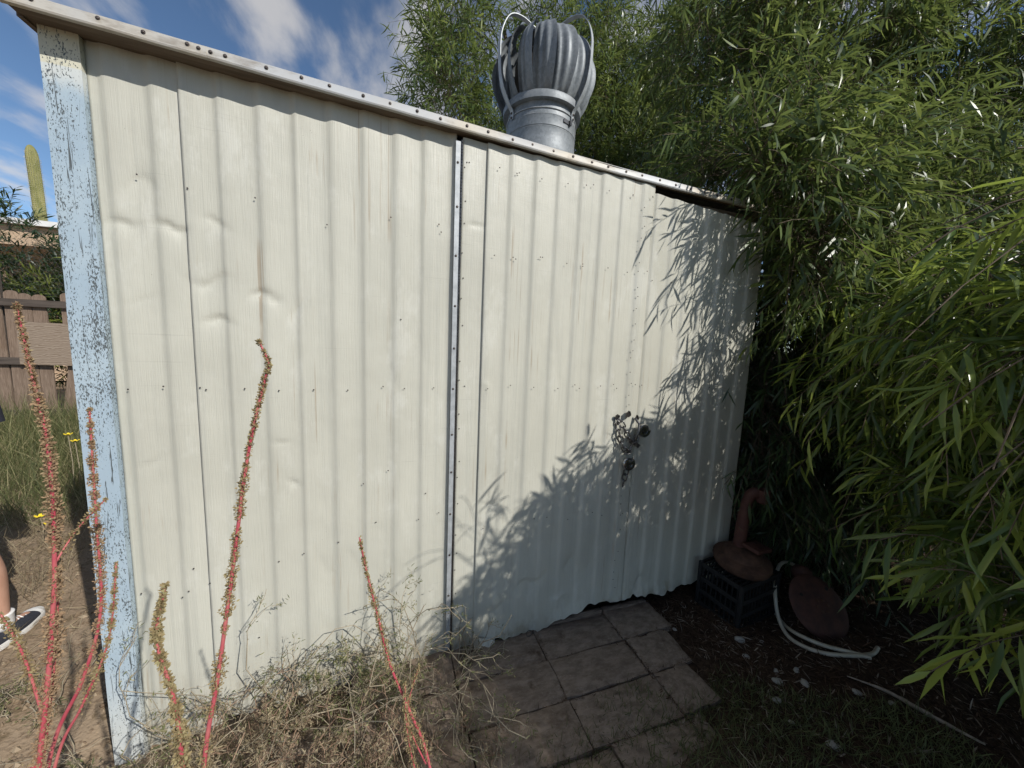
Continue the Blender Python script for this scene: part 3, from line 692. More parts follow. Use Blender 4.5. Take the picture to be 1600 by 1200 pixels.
def crown_points(clumps, n, r, shell=.5):
    """anchor points through ellipsoid clumps, denser towards their skin, uneven outline from noise"""
    w = np.array([(c[1][0]*c[1][1]*c[1][2])**.75*(c[2] if len(c) > 2 else 1) for c in clumps]); w = w/w.sum(); idx = r.choice(len(clumps), n*3, p=w)
    C = np.array([c[0] for c in clumps])[idx]; R_ = np.array([c[1] for c in clumps])[idx]
    d = nrm(r.standard_normal((n*3, 3))); q = r.random(n*3)**(1/3*shell+.05)
    P = C+d*R_*q[:, None]
    nz = vnoise(P*2.3+7, 3)*.6+vnoise(P*5.1, 4)*.4
    ok = nz > .40
    P = P[ok][:n]; d = d[ok][:n]; return P, d
def make_tree(name, label, cat, base, trunk_segs, clumps, ntw, leafL, leafW, mat_key, nl=15, tl=.35, droop=.35, seed=1, group=None, tint0=.3, shell=.5, fold=False, cut=None, hang=.35):
    r = np.random.default_rng(seed); root = tag(empty(name, base), label, cat, group)
    B = Vector(base)
    def loc(segs): return [([Vector(p)-B for p in s_[0]], *s_[1:]) for s_ in segs]
    tr = limbs_mesh(loc(trunk_segs[:1]), 'trunk', M['bark'], root)
    if len(trunk_segs) > 1: 
        for sg in trunk_segs[1:]: limbs_mesh(loc([sg]), 'limb', M['bark'], root)
    P, d = crown_points(clumps, ntw, r, shell)
    if cut is not None:
        k = cut(P); P = P[k]; d = d[k]
    D = nrm(d*.8+.55*r.standard_normal(d.shape)+np.array([0, 0, .15]))
    res = twigs(P, D, tl, nl, leafL, leafW, droop, r, tint0=tint0, hang=hang)
    P_, D_, U_, L_, W_, C_, T_, sa, sb = res
    b = np.array(base)
    if cut is not None:
        k = cut(P_); P_, D_, U_, L_, W_, C_, T_ = [q[k] for q in (P_, D_, U_, L_, W_, C_, T_)]
        k = cut(sa) & cut(sb); sa, sb = sa[k], sb[k]
    o = link('crown', leaves_mesh('crown', P_-b, D_, U_, L_, W_, C_, T_, M[mat_key], fold), root); o['kind'] = 'stuff'
    # each twig reaches back towards its clump
    back = P-D*.22+.08*r.standard_normal(P.shape)-np.array([0, 0, .06])
    t = link('twigs', thin_tubes('twigs', np.concatenate([sa, back])-b, np.concatenate([sb, P])-b, .0016, .0011, M['twig']), root); t['kind'] = 'stuff'
    return root
ROOF_CUT = lambda P: ~((P[:, 0] > -1.1) & (P[:, 0] < 2.16) & (P[:, 1] > -.03) & (P[:, 1] < 2.6) & (P[:, 2] < 2.5))

# tree behind the shed
make_tree('willow_leaf_tree', 'tall narrow-leaved tree rising behind the shed roof beside the turbine vent', 'tree', (1.7, 3.6, -.02),
    [([(1.7, 3.6, -.05), (1.62, 3.55, 1.2), (1.7, 3.5, 2.4), (1.6, 3.4, 3.6)], .13, .07, 10), ([(1.68, 3.5, 2.2), (1.2, 3.2, 3.0), (.8, 2.9, 4.0)], .06, .02, 7), ([(1.7, 3.5, 2.4), (2.4, 3.2, 3.2), (2.9, 3.0, 4.4)], .06, .02, 7), ([(1.6, 3.4, 3.5), (1.5, 3.2, 4.8), (1.3, 3.2, 5.6)], .06, .015, 7), ([(1.66, 3.5, 3), (2.2, 3.4, 4.2), (2.5, 3.3, 5.4)], .05, .015, 7)],
    [((.62, 2.75, 4.15), (.36, .5, .62)), ((.78, 2.9, 4.9), (.34, .5, .5)), ((.98, 2.9, 3.6), (.42, .5, .5)), ((1.25, 3.2, 3.3), (.5, .5, .6)), ((1.35, 3.3, 4.3), (.25, .4, .5)), ((2.35, 3.0, 3.5), (.6, .6, .7)), ((2.5, 3.1, 4.5), (.62, .6, .75)), ((2.3, 3.1, 5.5), (.7, .6, .5)), ((3.2, 3.1, 4.2), (.6, .6, .9)), ((3.1, 3.1, 5.3), (.7, .6, .6)), ((1.9, 3.3, 2.9), (.6, .5, .5)), ((3.0, 2.6, 3.6), (.55, .5, .6)), ((3.7, 2.7, 4.2), (.6, .5, .7)), ((3.2, 2.6, 2.9), (.5, .5, .5)), ((3.9, 2.8, 5.4), (.6, .5, .6)), ((1.95, 2.9, 4.6), (.35, .4, .6))],
    5000, .135, .0150, 'leaf_tree', nl=13, tl=.36, droop=.25, seed=3, tint0=.45, cut=ROOF_CUT, hang=.15)
# big tree right of the shed, limbs overhanging its corner
make_tree('willow_leaf_tree', 'broad narrow-leaved tree at the shaded end of the shed, boughs overhanging the roof corner', 'tree', (3.4, 1.0, -.02),
    [([(3.4, 1.0, -.05), (3.35, .95, .9), (3.45, .9, 1.8), (3.6, .9, 2.9)], .12, .06, 10), ([(3.4, .95, 1.5), (2.9, .5, 2.2), (2.2, .0, 2.7)], .05, .014, 7), ([(3.45, .9, 1.9), (3.1, .8, 2.9), (2.8, .7, 3.8)], .05, .014, 7), ([(3.5, .9, 2.4), (4.2, .6, 3.2), (4.8, .4, 4.0)], .05, .014, 7), ([(3.6, .9, 2.8), (3.7, .9, 4.0), (3.8, .8, 5.0)], .05, .014, 7), ([(3.4, .95, 1.2), (3.0, .3, 1.5), (2.5, .05, 1.9)], .04, .012, 7)],
    [((2.55, .55, 3.05), (.5, .5, .55)), ((2.15, .0, 2.72), (.42, .3, .28)), ((2.6, -.05, 2.35), (.4, .3, .38)), ((3.0, .5, 3.8), (.55, .55, .6)), ((2.55, .9, 3.9), (.5, .5, .5)), ((3.2, .1, 2.6), (.55, .45, .5)), ((3.6, .5, 3.3), (.6, .6, .7)), ((3.7, .7, 4.5), (.6, .6, .6)), ((4.4, .3, 3.0), (.7, .6, .7)), ((4.6, .3, 4.1), (.7, .6, .7)), ((3.7, -.1, 2.2), (.6, .5, .5)), ((2.9, .9, 4.8), (.5, .5, .5)), ((5.4, .1, 3.6), (.7, .7, .9)), ((4.6, -.1, 2.1), (.7, .5, .6)), ((2.42, -.12, 1.95), (.32, .2, .3)), ((1.95, -.12, 2.50), (.22, .10, .10), 2), ((1.85, .1, 2.60), (.3, .2, .1), 2), ((2.1, -.22, 2.3), (.2, .14, .25), 1.5), ((2.15, -.3, 2.05), (.16, .14, .25), 1.3), ((2.08, -.22, 2.45), (.2, .12, .12), 1.8), ((2.25, -.25, 2.55), (.22, .16, .2), 1.5)],
    6000, .12, .0145, 'leaf_tree', nl=13, tl=.33, droop=.3, seed=5, tint0=.38, cut=lambda P: ROOF_CUT(P) & ~((P[:, 0] < 2.12) & (P[:, 2] < 2.2) & (P[:, 1] > -.1)), hang=.3)
# dark understorey shrub between shed end and near shrub
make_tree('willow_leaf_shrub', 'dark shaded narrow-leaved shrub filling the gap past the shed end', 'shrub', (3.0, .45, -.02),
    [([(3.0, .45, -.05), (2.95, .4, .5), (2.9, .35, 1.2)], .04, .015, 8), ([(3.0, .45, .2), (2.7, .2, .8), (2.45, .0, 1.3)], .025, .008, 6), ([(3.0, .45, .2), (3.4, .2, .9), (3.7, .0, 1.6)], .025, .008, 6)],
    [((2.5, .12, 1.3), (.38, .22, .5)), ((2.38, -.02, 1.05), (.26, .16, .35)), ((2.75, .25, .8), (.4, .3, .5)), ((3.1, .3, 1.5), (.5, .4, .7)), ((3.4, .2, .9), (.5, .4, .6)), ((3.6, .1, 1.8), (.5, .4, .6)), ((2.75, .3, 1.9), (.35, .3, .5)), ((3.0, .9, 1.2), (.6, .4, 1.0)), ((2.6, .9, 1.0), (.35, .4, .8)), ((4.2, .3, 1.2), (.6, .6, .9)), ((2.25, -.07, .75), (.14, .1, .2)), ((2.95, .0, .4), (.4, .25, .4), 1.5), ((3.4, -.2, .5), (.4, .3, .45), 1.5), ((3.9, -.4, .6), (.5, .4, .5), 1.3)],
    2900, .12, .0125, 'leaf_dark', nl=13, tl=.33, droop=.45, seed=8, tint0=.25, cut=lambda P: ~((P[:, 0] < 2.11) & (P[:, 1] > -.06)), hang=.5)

# unseen tree added behind the viewpoint, its bough shaped to shade the pavers
make_tree('willow_leaf_tree', 'unseen narrow-leaved tree added behind the viewpoint, low bough placed to shade the pavers', 'tree', (3.9, -4.3, -.02),
    [([(3.9, -4.3, -.05), (3.85, -4.25, 1.2), (3.8, -4.2, 2.4), (3.7, -4.2, 3.4)], .12, .05, 10), ([(3.82, -4.2, 2.0), (3.3, -3.9, 2.5), (2.7, -3.55, 2.8)], .05, .012, 7), ([(3.75, -4.2, 2.8), (4.2, -4.6, 3.6), (4.6, -4.9, 4.2)], .04, .012, 7)],
    [((2.6, -3.52, 2.72), (.72, .32, .36)), ((3.5, -3.9, 2.7), (.5, .4, .4)), ((4.1, -4.6, 3.7), (.8, .7, .7)), ((4.8, -5, 3.4), (.7, .7, .6))],
    1500, .12, .0145, 'leaf_tree', nl=13, tl=.3, droop=.3, seed=15, tint0=.38, hang=.3)
# near shrub
def near_shrub():
    r = np.random.default_rng(21); base = np.array([2.75, -1.35, 0.])
    root = tag(empty('willow_leaf_shrub', tuple(base)), 'large bright near shrub with long drooping lance leaves over the mulch', 'shrub')
    limbs = [([(2.75, -1.35, -.03), (2.7, -1.33, .5), (2.72, -1.3, 1.0)], .05, .03, 9), ([(2.72, -1.33, .4), (2.3, -1.1, 1.0), (1.75, -.95, 1.5)], .03, .008, 6), ([(2.72, -1.33, .6), (2.4, -1.6, 1.2), (1.7, -1.8, 1.7)], .03, .008, 6), ([(2.72, -1.3, .8), (2.8, -.9, 1.5), (2.6, -.6, 1.9)], .03, .008, 6), ([(2.72, -1.3, .8), (3.3, -1.3, 1.6), (3.6, -1.2, 2.3)], .03, .008, 6), ([(2.72, -1.32, .5), (2.5, -2.1, 1.1), (2.0, -2.6, 1.7)], .03, .008, 6), ([(2.72, -1.3, .9), (2.5, -1.3, 1.7), (2.3, -1.3, 2.3)], .03, .008, 6)]
    def lc(s_): return ([Vector(p)-Vector(base) for p in s_[0]], *s_[1:])
    limbs_mesh([lc(limbs[0])], 'trunk', M['bark'], root)
    for s_ in limbs[1:]: limbs_mesh([lc(s_)], 'limb', M['bark'], root)
    n = 60000
    P = np.stack([1.05+2.9*r.random(n), -3.3+3.25*r.random(n), .05+2.9*r.random(n)], 1)
    x, y, z = P.T
    nz = (vnoise(P*2.1, 31)-.5)*.45+(vnoise(P*4.7, 32)-.5)*.25
    xm = np.where(y > -1.25, 1.44+(y+1.25)*.95, 1.32+1.1*np.clip(-1.5-y, 0, 3))+nz+.32*np.clip(1.35-z, 0, .8)*(y > -1.15)
    zt = 1.84+.22*np.clip(x-xm, 0, 3)+.14*np.clip((-y-.9)/.3, 0, 1)+nz*.75
    zb = np.where(y > -1.15, .85+.75*np.clip(y+1.15, 0, 1), .78)+nz*.5-.38*np.clip(x-1.85, 0, 1)
    dep = np.minimum.reduce([x-xm, (zt-z)*.9, (z-zb)*1.1])
    clump = vnoise(P*3.2, 33)
    keep = (dep > 0) & (r.random(n) < np.exp(-dep/.24)*.95+.05) & (clump > .45) & (y < -.12)
    P = P[keep]; P = P[:4600]; print('near twigs', len(P))
    out = nrm(np.stack([-.55*np.ones(len(P)), .15*np.ones(len(P)), .45*np.ones(len(P))], 1)+.85*r.standard_normal((len(P), 3)))
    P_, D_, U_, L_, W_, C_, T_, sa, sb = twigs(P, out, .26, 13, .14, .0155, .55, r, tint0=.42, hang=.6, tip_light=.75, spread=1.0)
    # keep foliage clear of the viewpoint's doorstep: the shrub's own edge
    lim = np.linalg.norm((P_+D_*L_[:, None]*.7)[:, :2]-np.array([.0, -1.6]), axis=1) > 1.32; P_, D_, U_, L_, W_, C_, T_ = [q[lim] for q in (P_, D_, U_, L_, W_, C_, T_)]
    # the leaves on the outermost skin facing the open yard are single leaves
    d = np.linalg.norm(P_-np.array([.2, -1.5, 1.4]), axis=1)+2.5*np.abs(np.clip(-1.25-P_[:, 1], 0, 9)); order = np.argsort(d); single = order[:300]; rest = order[300:]
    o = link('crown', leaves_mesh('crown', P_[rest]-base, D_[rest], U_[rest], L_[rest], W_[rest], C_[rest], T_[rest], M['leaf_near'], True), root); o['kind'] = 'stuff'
    protos = []
    for cl in (.2, .45, .7, .95):
        for tn in (.15, .45, .8):
            protos.append((cl, tn, leaves_mesh('leaf', np.zeros((1, 3)), np.array([[1., 0, 0]]), np.array([[0, 0, 1.]]), np.ones(1), np.array([.095]), np.array([cl]), np.array([tn]), M['leaf_near'], True)))
    for i in single:
        me = min(protos, key=lambda q: abs(q[0]-C_[i])+abs(q[1]-T_[i]))[2]
        d_ = D_[i]/np.linalg.norm(D_[i]); s_ = np.cross(d_, U_[i]); s_ /= np.linalg.norm(s_); nn = np.cross(s_, d_); l_ = L_[i]; b_ = P_[i]-base
        lf = link('leaf', me, root)
        lf.matrix_local = Matrix(((d_[0]*l_, -s_[0]*l_, nn[0]*l_, b_[0]), (d_[1]*l_, -s_[1]*l_, nn[1]*l_, b_[1]), (d_[2]*l_, -s_[2]*l_, nn[2]*l_, b_[2]), (0, 0, 0, 1)))
    back = P+np.stack([.3*np.ones(len(P)), -.1*np.ones(len(P)), -.12*np.ones(len(P))], 1)
    t = link('twigs', thin_tubes('twigs', np.concatenate([sa, back])-base, np.concatenate([sb, P])-base, .002, .0014, M['twig']), root); t['kind'] = 'stuff'
near_shrub()

# ------------------------------------------------------------------ ground cover
def scatter_blades(name, X, Y, h, w, mkey, lean=.5, tint=(.2, .9), curl=.6, label=None, cat=None, seed=1, zoff=0, flat=False):
    r = np.random.default_rng(seed); n = len(X); Zg = gh(X, Y)+zoff
    if flat: D = np.stack([r.standard_normal(n), r.standard_normal(n), .25*r.random(n)], 1)
    else: D = np.stack([lean*r.standard_normal(n), lean*r.standard_normal(n), np.ones(n)], 1)
    U = nrm(np.stack([r.standard_normal(n), r.standard_normal(n), .6+.3*r.standard_normal(n)], 1)) if not flat else np.stack([.4*r.standard_normal(n), .4*r.standard_normal(n), np.ones(n)], 1)
    L = h*(.4+.9*r.random(n)) if np.isscalar(h) else h*(.5+.8*r.random(n)); W = w*(.6+.8*r.random(n))
    T = tint[0]+(tint[1]-tint[0])*r.random(n)**(2.0 if flat else 1.5)
    o = link(name, leaves_mesh(name, np.stack([X, Y, Zg], 1), D, U, L, W, curl*(r.random(n)*1.6-.3), T, M[mkey])); o['kind'] = 'stuff'
    if label: o['label'] = label
    if cat: o['category'] = cat
    return o
r = np.random.default_rng(5)
# leaf litter on the mulch
n = 26000; X = 1.15+2.6*r.random(n)**1.2; Y = -1.5+1.75*r.random(n); k = (X > 1.5+.35*(vnoise(np.stack([X*3, Y*3, X*0], 1), 41)-.5)-.25*(Y < -.5)) & ~((Y > -.02) & (X < 2.1)); X, Y = X[k], Y[k]
scatter_blades('leaf_litter', X, Y, .05, .0045, 'litter', tint=(0, 1.0), curl=1.0, label='dry brown leaf litter covering the mulch under the shrubs', cat='leaf litter', seed=9, zoff=.006, flat=True)
n = 900; X = 1.0+.75*r.random(n); Y = -.8+.78*r.random(n)
scatter_blades('leaf_litter', X, Y, .04, .004, 'litter', tint=(0, 1.0), curl=1.0, label='sparse fallen leaves strewn over the pavers', cat='leaf litter', seed=19, zoff=.016, flat=True)
n = 1000; jx = r.integers(0, 2, n); X = np.where(jx == 0, -.153+.44*r.integers(0, 4, n)+.004*r.standard_normal(n), -.2+1.7*r.random(n)); Y = np.where(jx == 0, -.02-.72*r.random(n), -.006-.2*r.integers(1, 4, n)+.004*r.standard_normal(n))
scatter_blades('leaf_litter', X, Y, .02, .0035, 'litter', tint=(0, .7), curl=1.0, label='soil crumbs and dead leaves packed in the paver joints', cat='leaf litter', seed=29, zoff=.03, flat=True)
# dark green grass growing in front of the pavers
n = 19000; X = -.1+2.2*r.random(n); Y = -1.4+1.0*r.random(n); q = vnoise(np.stack([X*4, Y*4, X*0], 1), 51); k = (Y < -.47+.4*(q-.5)-.3*np.clip(X-1.15, 0, 1)-.4*np.clip(X-1.5, 0, 1)) & (q > .25); X, Y = X[k], Y[k]
scatter_blades('grass', X, Y, .065, .0028, 'grass', lean=.7, tint=(0, .75), label='short dark green grass creeping over the front pavers', cat='grass', seed=10)
n = 5200; X = -.55+1.9*r.random(n); Y = -1.15+.72*r.random(n); q = vnoise(np.stack([X*3, Y*3, X*0], 1), 81); k = (q-.25*np.clip(X-.5, 0, 1)+.5*np.clip(-.6-Y, 0, 1) > .46); X, Y = X[k], Y[k]
scatter_blades('dry_grass', X, Y, .10, .0022, 'dry_grass', lean=1.1, tint=(0, 1), label='thin straw and dry stems over the front edge of the pavers', cat='dry grass', seed=18)
# dry grass at left, tall green grass by the fence
n = 9000; X = -3.4+2.3*r.random(n); Y = -.6+5.2*r.random(n)**1.3; q = vnoise(np.stack([X*1.6, Y*1.6, X*0], 1), 61); k = q > .47; X, Y = X[k], Y[k]; k = ~((X > -1.02) & (Y > -.05)); X, Y = X[k], Y[k]
scatter_blades('dry_grass', X, Y, .10, .0022, 'dry_grass', lean=.9, tint=(0, 1), label='dry straw-coloured grass scattered over the sunlit dirt', cat='dry grass', seed=11)
n = 26000; X = -5.6+4.4*r.random(n); Y = 1.7+3.2*r.random(n)**.8; q = vnoise(np.stack([X*1.2, Y*1.2, X*0], 1), 62); k = (q+(Y-2.4)*.35 > .42); X, Y = X[k], Y[k]
hh = .28+.34*np.clip((Y-1.8)/2.6, 0, 1)
scatter_blades('tall_grass', X, Y, hh, .004, 'grass', lean=.45, tint=(0, 1.25), label='tall green grass growing in front of the wooden fence', cat='grass', seed=12)
n = 9000; X = -4.2+3.1*r.random(n); Y = 1.0+2.2*r.random(n); q = vnoise(np.stack([X*1.7, Y*1.7, X*0], 1), 64); k = q > .38; X, Y = X[k], Y[k]
scatter_blades('dry_grass', X, Y, .22, .0028, 'dry_grass', lean=.6, tint=(0, .9), label='knee-high matted brown grass below the green grass', cat='dry grass', seed=14)
# soil clods
def clods(name, X, Y, s0, mkey, label, seed):
    r = np.random.default_rng(seed); n = len(X); b = nrm(np.array([[1, 0, 0], [-1, 0, 0], [0, 1, 0], [0, -1, 0], [0, 0, 1], [0, 0, -1.]]))
    sc = s0*(.3+1.4*r.random(n)**2.5)[:, None, None]; V = b[None]*sc*(.6+.7*r.random((n, 6, 1)))+.3*sc*r.standard_normal((n, 6, 3))*.5
    V += np.stack([X, Y, gh(X, Y)+.2*sc[:, 0, 0]], 1)[:, None]
    t = np.array([[0, 2, 4], [2, 1, 4], [1, 3, 4], [3, 0, 4], [2, 0, 5], [1, 2, 5], [3, 1, 5], [0, 3, 5]]); off = (np.arange(n)*6)[:, None, None]
    o = link(name, np_mesh(name, V.reshape(-1, 3), None, (t[None]+off).reshape(-1, 3), M[mkey], False, np.repeat(r.random(n), 6))); o['kind'] = 'stuff'; o['label'] = label; o['category'] = 'soil clods'
n = 5200; X = -2.7+2.6*r.random(n); Y = -.9+2.6*r.random(n)**1.4; k = (vnoise(np.stack([X*2, Y*2, X*0], 1), 71) > .42) & ~((X > -1.0) & (Y > -.03)); clods('soil_clods', X[k], Y[k], .011, 'clod', 'crumbly brown soil clods on the dirt at the blue corner', 4)

# pale stones, one by one
ST = [(1.425, -.124, .028), (1.759, -.381, .034), (1.689, -.472, .022), (1.687, -.625, .028), (1.735, -.585, .018), (1.83, -.615, .022), (1.788, -.675, .027), (1.59, -.689, .026), (1.614, -.886, .032), (1.555, -.773, .016), (1.865, -.424, .016), (1.96, -.78, .024), (1.50, -.20, .018), (2.04, -.86, .02)]
SL = ['pale rounded stone at the mulch edge beside the last paver', 'largest white stone on the mulch in front of the crate', 'grey stone half sunk in mulch near the largest white stone']
for i, (x, y, s_) in enumerate(ST):
    bm = bmesh.new(); bmesh.ops.create_icosphere(bm, subdivisions=2, radius=1)
    for v in bm.verts:
        q = float(vnoise(np.array([v.co.x*1.4+i*7, v.co.y*1.4, v.co.z*1.4]), 8)); v.co *= .75+.5*q
    me = bpy.data.meshes.new('stone'); bm.to_mesh(me); bm.free(); me.shade_smooth(); me.materials.append(M['stone_white'])
    o = link('stone', me); o.location = (x, y, gz(x, y)+s_*.22); s_ *= .8; o.scale = (s_, s_*.72, s_*.5); o.rotation_euler = (J(.2), J(.2), J(3))
    tag(o, SL[i] if i < 3 else 'small pale stone lying among the leaf litter on the mulch', 'stone', 'pale stones on the mulch')

# ------------------------------------------------------------------ yard things in the shade
# crate
crate = tag(empty('crate', (1.985, -.17, gz(1.985, -.17)), rad(6)), 'black plastic lattice crate standing against the shed end', 'crate')
cw, cdp, ch = .36, .27, .27
for sx in (-1, 1):
    for sy in (-1, 1):
        mb = MB(); mb.box((sx*(cw/2-.01), sy*(cdp/2-.01), ch/2), (.02, .02, ch), None, .003); mb.build('corner_post', M['crate_plastic'], crate)
for z in (.012, .09, .17, ch-.014):
    for sy in (-1, 1):
        mb = MB(); mb.box((0, sy*(cdp/2-.006), z), (cw-.045, .01, .026), None, .002); mb.build('slat', M['crate_plastic'], crate)
    for sx in (-1, 1):
        mb = MB(); mb.box((sx*(cw/2-.006), 0, z), (.01, cdp-.045, .026), None, .002); mb.build('slat', M['crate_plastic'], crate)
mb = MB()
for sy in (-1, 1):
    for k in range(11): mb.box((-cw/2+.03+k*.03, sy*(cdp/2-.0105), ch/2), (.006, .006, ch-.03))
for sx in (-1, 1):
    for k in range(8): mb.box((sx*(cw/2-.0105), -cdp/2+.03+k*.03, ch/2), (.006, .006, ch-.03))
mb.box((0, 0, .008), (cw-.05, cdp-.05, .01)); mb.build('lattice', M['crate_plastic'], crate)
for k in range(9):
    mb = MB(); mb.box((0, -cdp/2+.03+k*.0265, ch-.01), (cw-.05, .012, .008), None, .002); mb.build('slat', M['crate_plastic'], crate)
# rusty stand on the crate
PX, PY, PZ = 2.0, -.165, gz(1.985, -.17)+ch-.004
st = tag(empty('rusty_pipe_stand', (PX, PY, PZ), rad(-20)), 'rusty flanged base with bent iron pipe, resting on the crate', 'pipe stand')
mb = MB(); mb.lathe([(.10, 0), (.128, .012), (.138, .03), (.136, .045), (.12, .052), (.095, .058), (.088, .075), (.07, .085), (.045, .088)], 36, Matrix.Rotation(.07, 4, 'X')); 
base_ = mb.build('base', M['rust'], st, angle=40)
mb = MB(); mb.box((.06, -.02, .102), (.13, .085, .018), Matrix.Rotation(.12, 3, 'Y') @ Matrix.Rotation(.5, 3, 'Z'), .006); plate = mb.build('clamp_plate', M['rust_red'], st, angle=40)
for q in ((.02, -.03), (.06, -.04), (.10, -.02), (.07, .01)):
    s_ = MB(); s_.lathe([(.009, 0), (.009, .007), (.0001, .008)], 6, Matrix.Translation((q[0], q[1], .109-.12*q[0]*.6))); s_.build('bolt', M['rust_dark'], plate)
mb = MB(); mb.tube(sweep([(-.005, .03, .07), (.0, .03, .15), (.008, .03, .26), (.015, .03, .31), (.035, .025, .338), (.06, .02, .338)], 5), [.030]*10+[.026]*16, 16); mb.build('pipe', M['rust_red'], st, smooth=True)
mb = MB(); mb.lathe([(.024, -.03), (.033, -.022), (.034, .03), (.026, .031), (.025, .006), (.0001, .004)], 20, Matrix.Translation((.078, .014, .33))); mb.build('spout', M['rust_red'], st, angle=40)
st.scale = (1.12, 1.12, 1.32)
# rusty disc leaning behind the hose
dc = tag(empty('rusty_disc', (2.26, -.44, gz(2.26, -.44))), 'round rust-red iron disc with bolted hub leaning in the mulch', 'iron disc')
Md = Matrix.Translation((0, .0, .125)) @ Matrix.Rotation(rad(-12), 4, 'Z') @ Matrix.Rotation(rad(48), 4, 'X')
mb = MB(); mb.lathe([(.158, -.006), (.162, 0), (.155, .008), (.12, .018), (.07, .024), (.03, .027), (.0001, .0275)], 40, Md); dd = mb.build('disc', M['rust_dark'], dc, angle=40)
for k in range(6):
    s_ = MB(); s_.lathe([(.008, 0), (.008, .008), (.0001, .009)], 6, Md @ Matrix.Translation((.03*math.cos(k*1.047), .03*math.sin(k*1.047), .026))); s_.build('bolt', M['rust'], dd)
for q in ((-.09, .06), (.08, .08)):
    s_ = MB(); s_.lathe([(.009, 0.0), (.009, .003), (.0001, .003)], 10, Md @ Matrix.Translation((q[0], q[1], .0195))); s_.build('bolt_hole', M['hole_black'], dd)
mb = MB(); mb.lathe([(.05, -.10), (.055, -.06), (.04, -.005)], 20, Md); mb.lathe([(.001, -.055), (.045, -.03), (.055, 0), (.045, .03), (.001, .05)], 18, Matrix.Translation((.07, .14, .215))); mb.build('hub', M['rust_dark'], dc, smooth=True)
# hose
hz = lambda x, y, d: (x, y, gz(x, y)+d)
mb = MB(); mb.tube(sweep([hz(2.66, -.20, .05), hz(2.5, -.17, .17), hz(2.32, -.19, .235), hz(2.17, -.26, .19), hz(2.08, -.35, .07), hz(2.03, -.44, .018), hz(2.02, -.53, .014), hz(2.07, -.60, .013), hz(2.17, -.655, .013), hz(2.28, -.675, .013), hz(2.36, -.66, .016)], 8), .0098, 10)
mb.tube(sweep([hz(2.15, -.30, .012), hz(2.09, -.40, .02), hz(2.06, -.50, .034), hz(2.10, -.575, .03), hz(2.18, -.64, .014), hz(2.24, -.69, .013)], 8), .0098, 10)
tag(mb.build('garden_hose', M['hose'], None, smooth=True), 'off-white garden hose looped around the rusty disc on the mulch', 'hose')
mb = MB(); P = sweep([hz(2.0, -.72, .012), hz(2.07, -.82, .016), hz(2.10, -.90, .016), hz(2.13, -.97, .014), hz(2.18, -1.07, .012)], 5); mb.tube(P, [.002+.007*math.sin(math.pi*i/len(P))*(.6+.7*random.random()) for i in range(len(P))], 7, True)
tag(mb.build('dead_stick', M['dead_wood'], None, smooth=True), 'pale peeling dead stick lying on the mulch by the grass', 'stick')

# ------------------------------------------------------------------ tall seeding weeds
def weed_stem(root, base, path, r0, r1, seed_from, dens, key, seed, size=.0033, rad_=.014):
    r = np.random.default_rng(seed); B = Vector(base); P = sweep([Vector(p)-B for p in path], 8); k = len(P)
    mb = MB(); mb.tube(P, [r0+(r1-r0)*i/(k-1) for i in range(k)], 8); mb.build('stem', M['amaranth_stem'], root, smooth=True)
    A = np.array([tuple(p) for p in P]); cum = np.concatenate([[0], np.cumsum(np.linalg.norm(np.diff(A, axis=0), axis=1))]); tot = cum[-1]
    nc = int(dens*tot*(1-seed_from)); t = seed_from+(1-seed_from)*r.random(nc)**.85
    t = np.clip(t+.010*np.sin(t*tot*220), 0, 1)
    # clustered whorls
    t = np.clip(np.round(t*tot/.0095)*.0095/tot+.0022*r.standard_normal(nc)/tot, 0, 1)
    C = np.stack([np.interp(t*tot, cum, A[:, i]) for i in range(3)], 1)
    gap = vnoise(np.stack([t*tot*55, t*0, t*0], 1), seed); taper = np.minimum(1, (1-t)*4+.25)*(.45+1.0*gap)
    off = nrm(r.standard_normal((nc, 3)))*(rad_*taper*(.25+.75*r.random(nc)))[:, None]
    D = nrm(off+.006*r.standard_normal((nc, 3))+np.array([0, 0, .004]))
    kp = (gap > (.13 if dens < 10000 else -1)) | (t > .93); C, off, D, t = C[kp], off[kp], D[kp], t[kp]; nc = len(t)
    o = link('seed_head', leaves_mesh('seed_head', C+off*.8, D, nrm(r.standard_normal((nc, 3))), size*(.7+.8*r.random(nc)), size*.75*(.7+.6*r.random(nc)), .8*r.random(nc), np.clip(.15+.5*r.random(nc)+.4*(t-.4), 0, 1), M[key]), root); o['kind'] = 'stuff'
def weed(label, base, stems, seed):
    root = tag(empty('seeding_weed', base), label, 'weed', 'tall seeding weeds before the shed')
    for i, (path, r0, r1, sf, dens, key) in enumerate(stems):
        weed_stem(root, base, path, r0, r1, sf, dens, key, seed*10+i, rad_=.0088 if dens > 5100 else .007)
b = (-.62, -.88, gz(-.62, -.88))
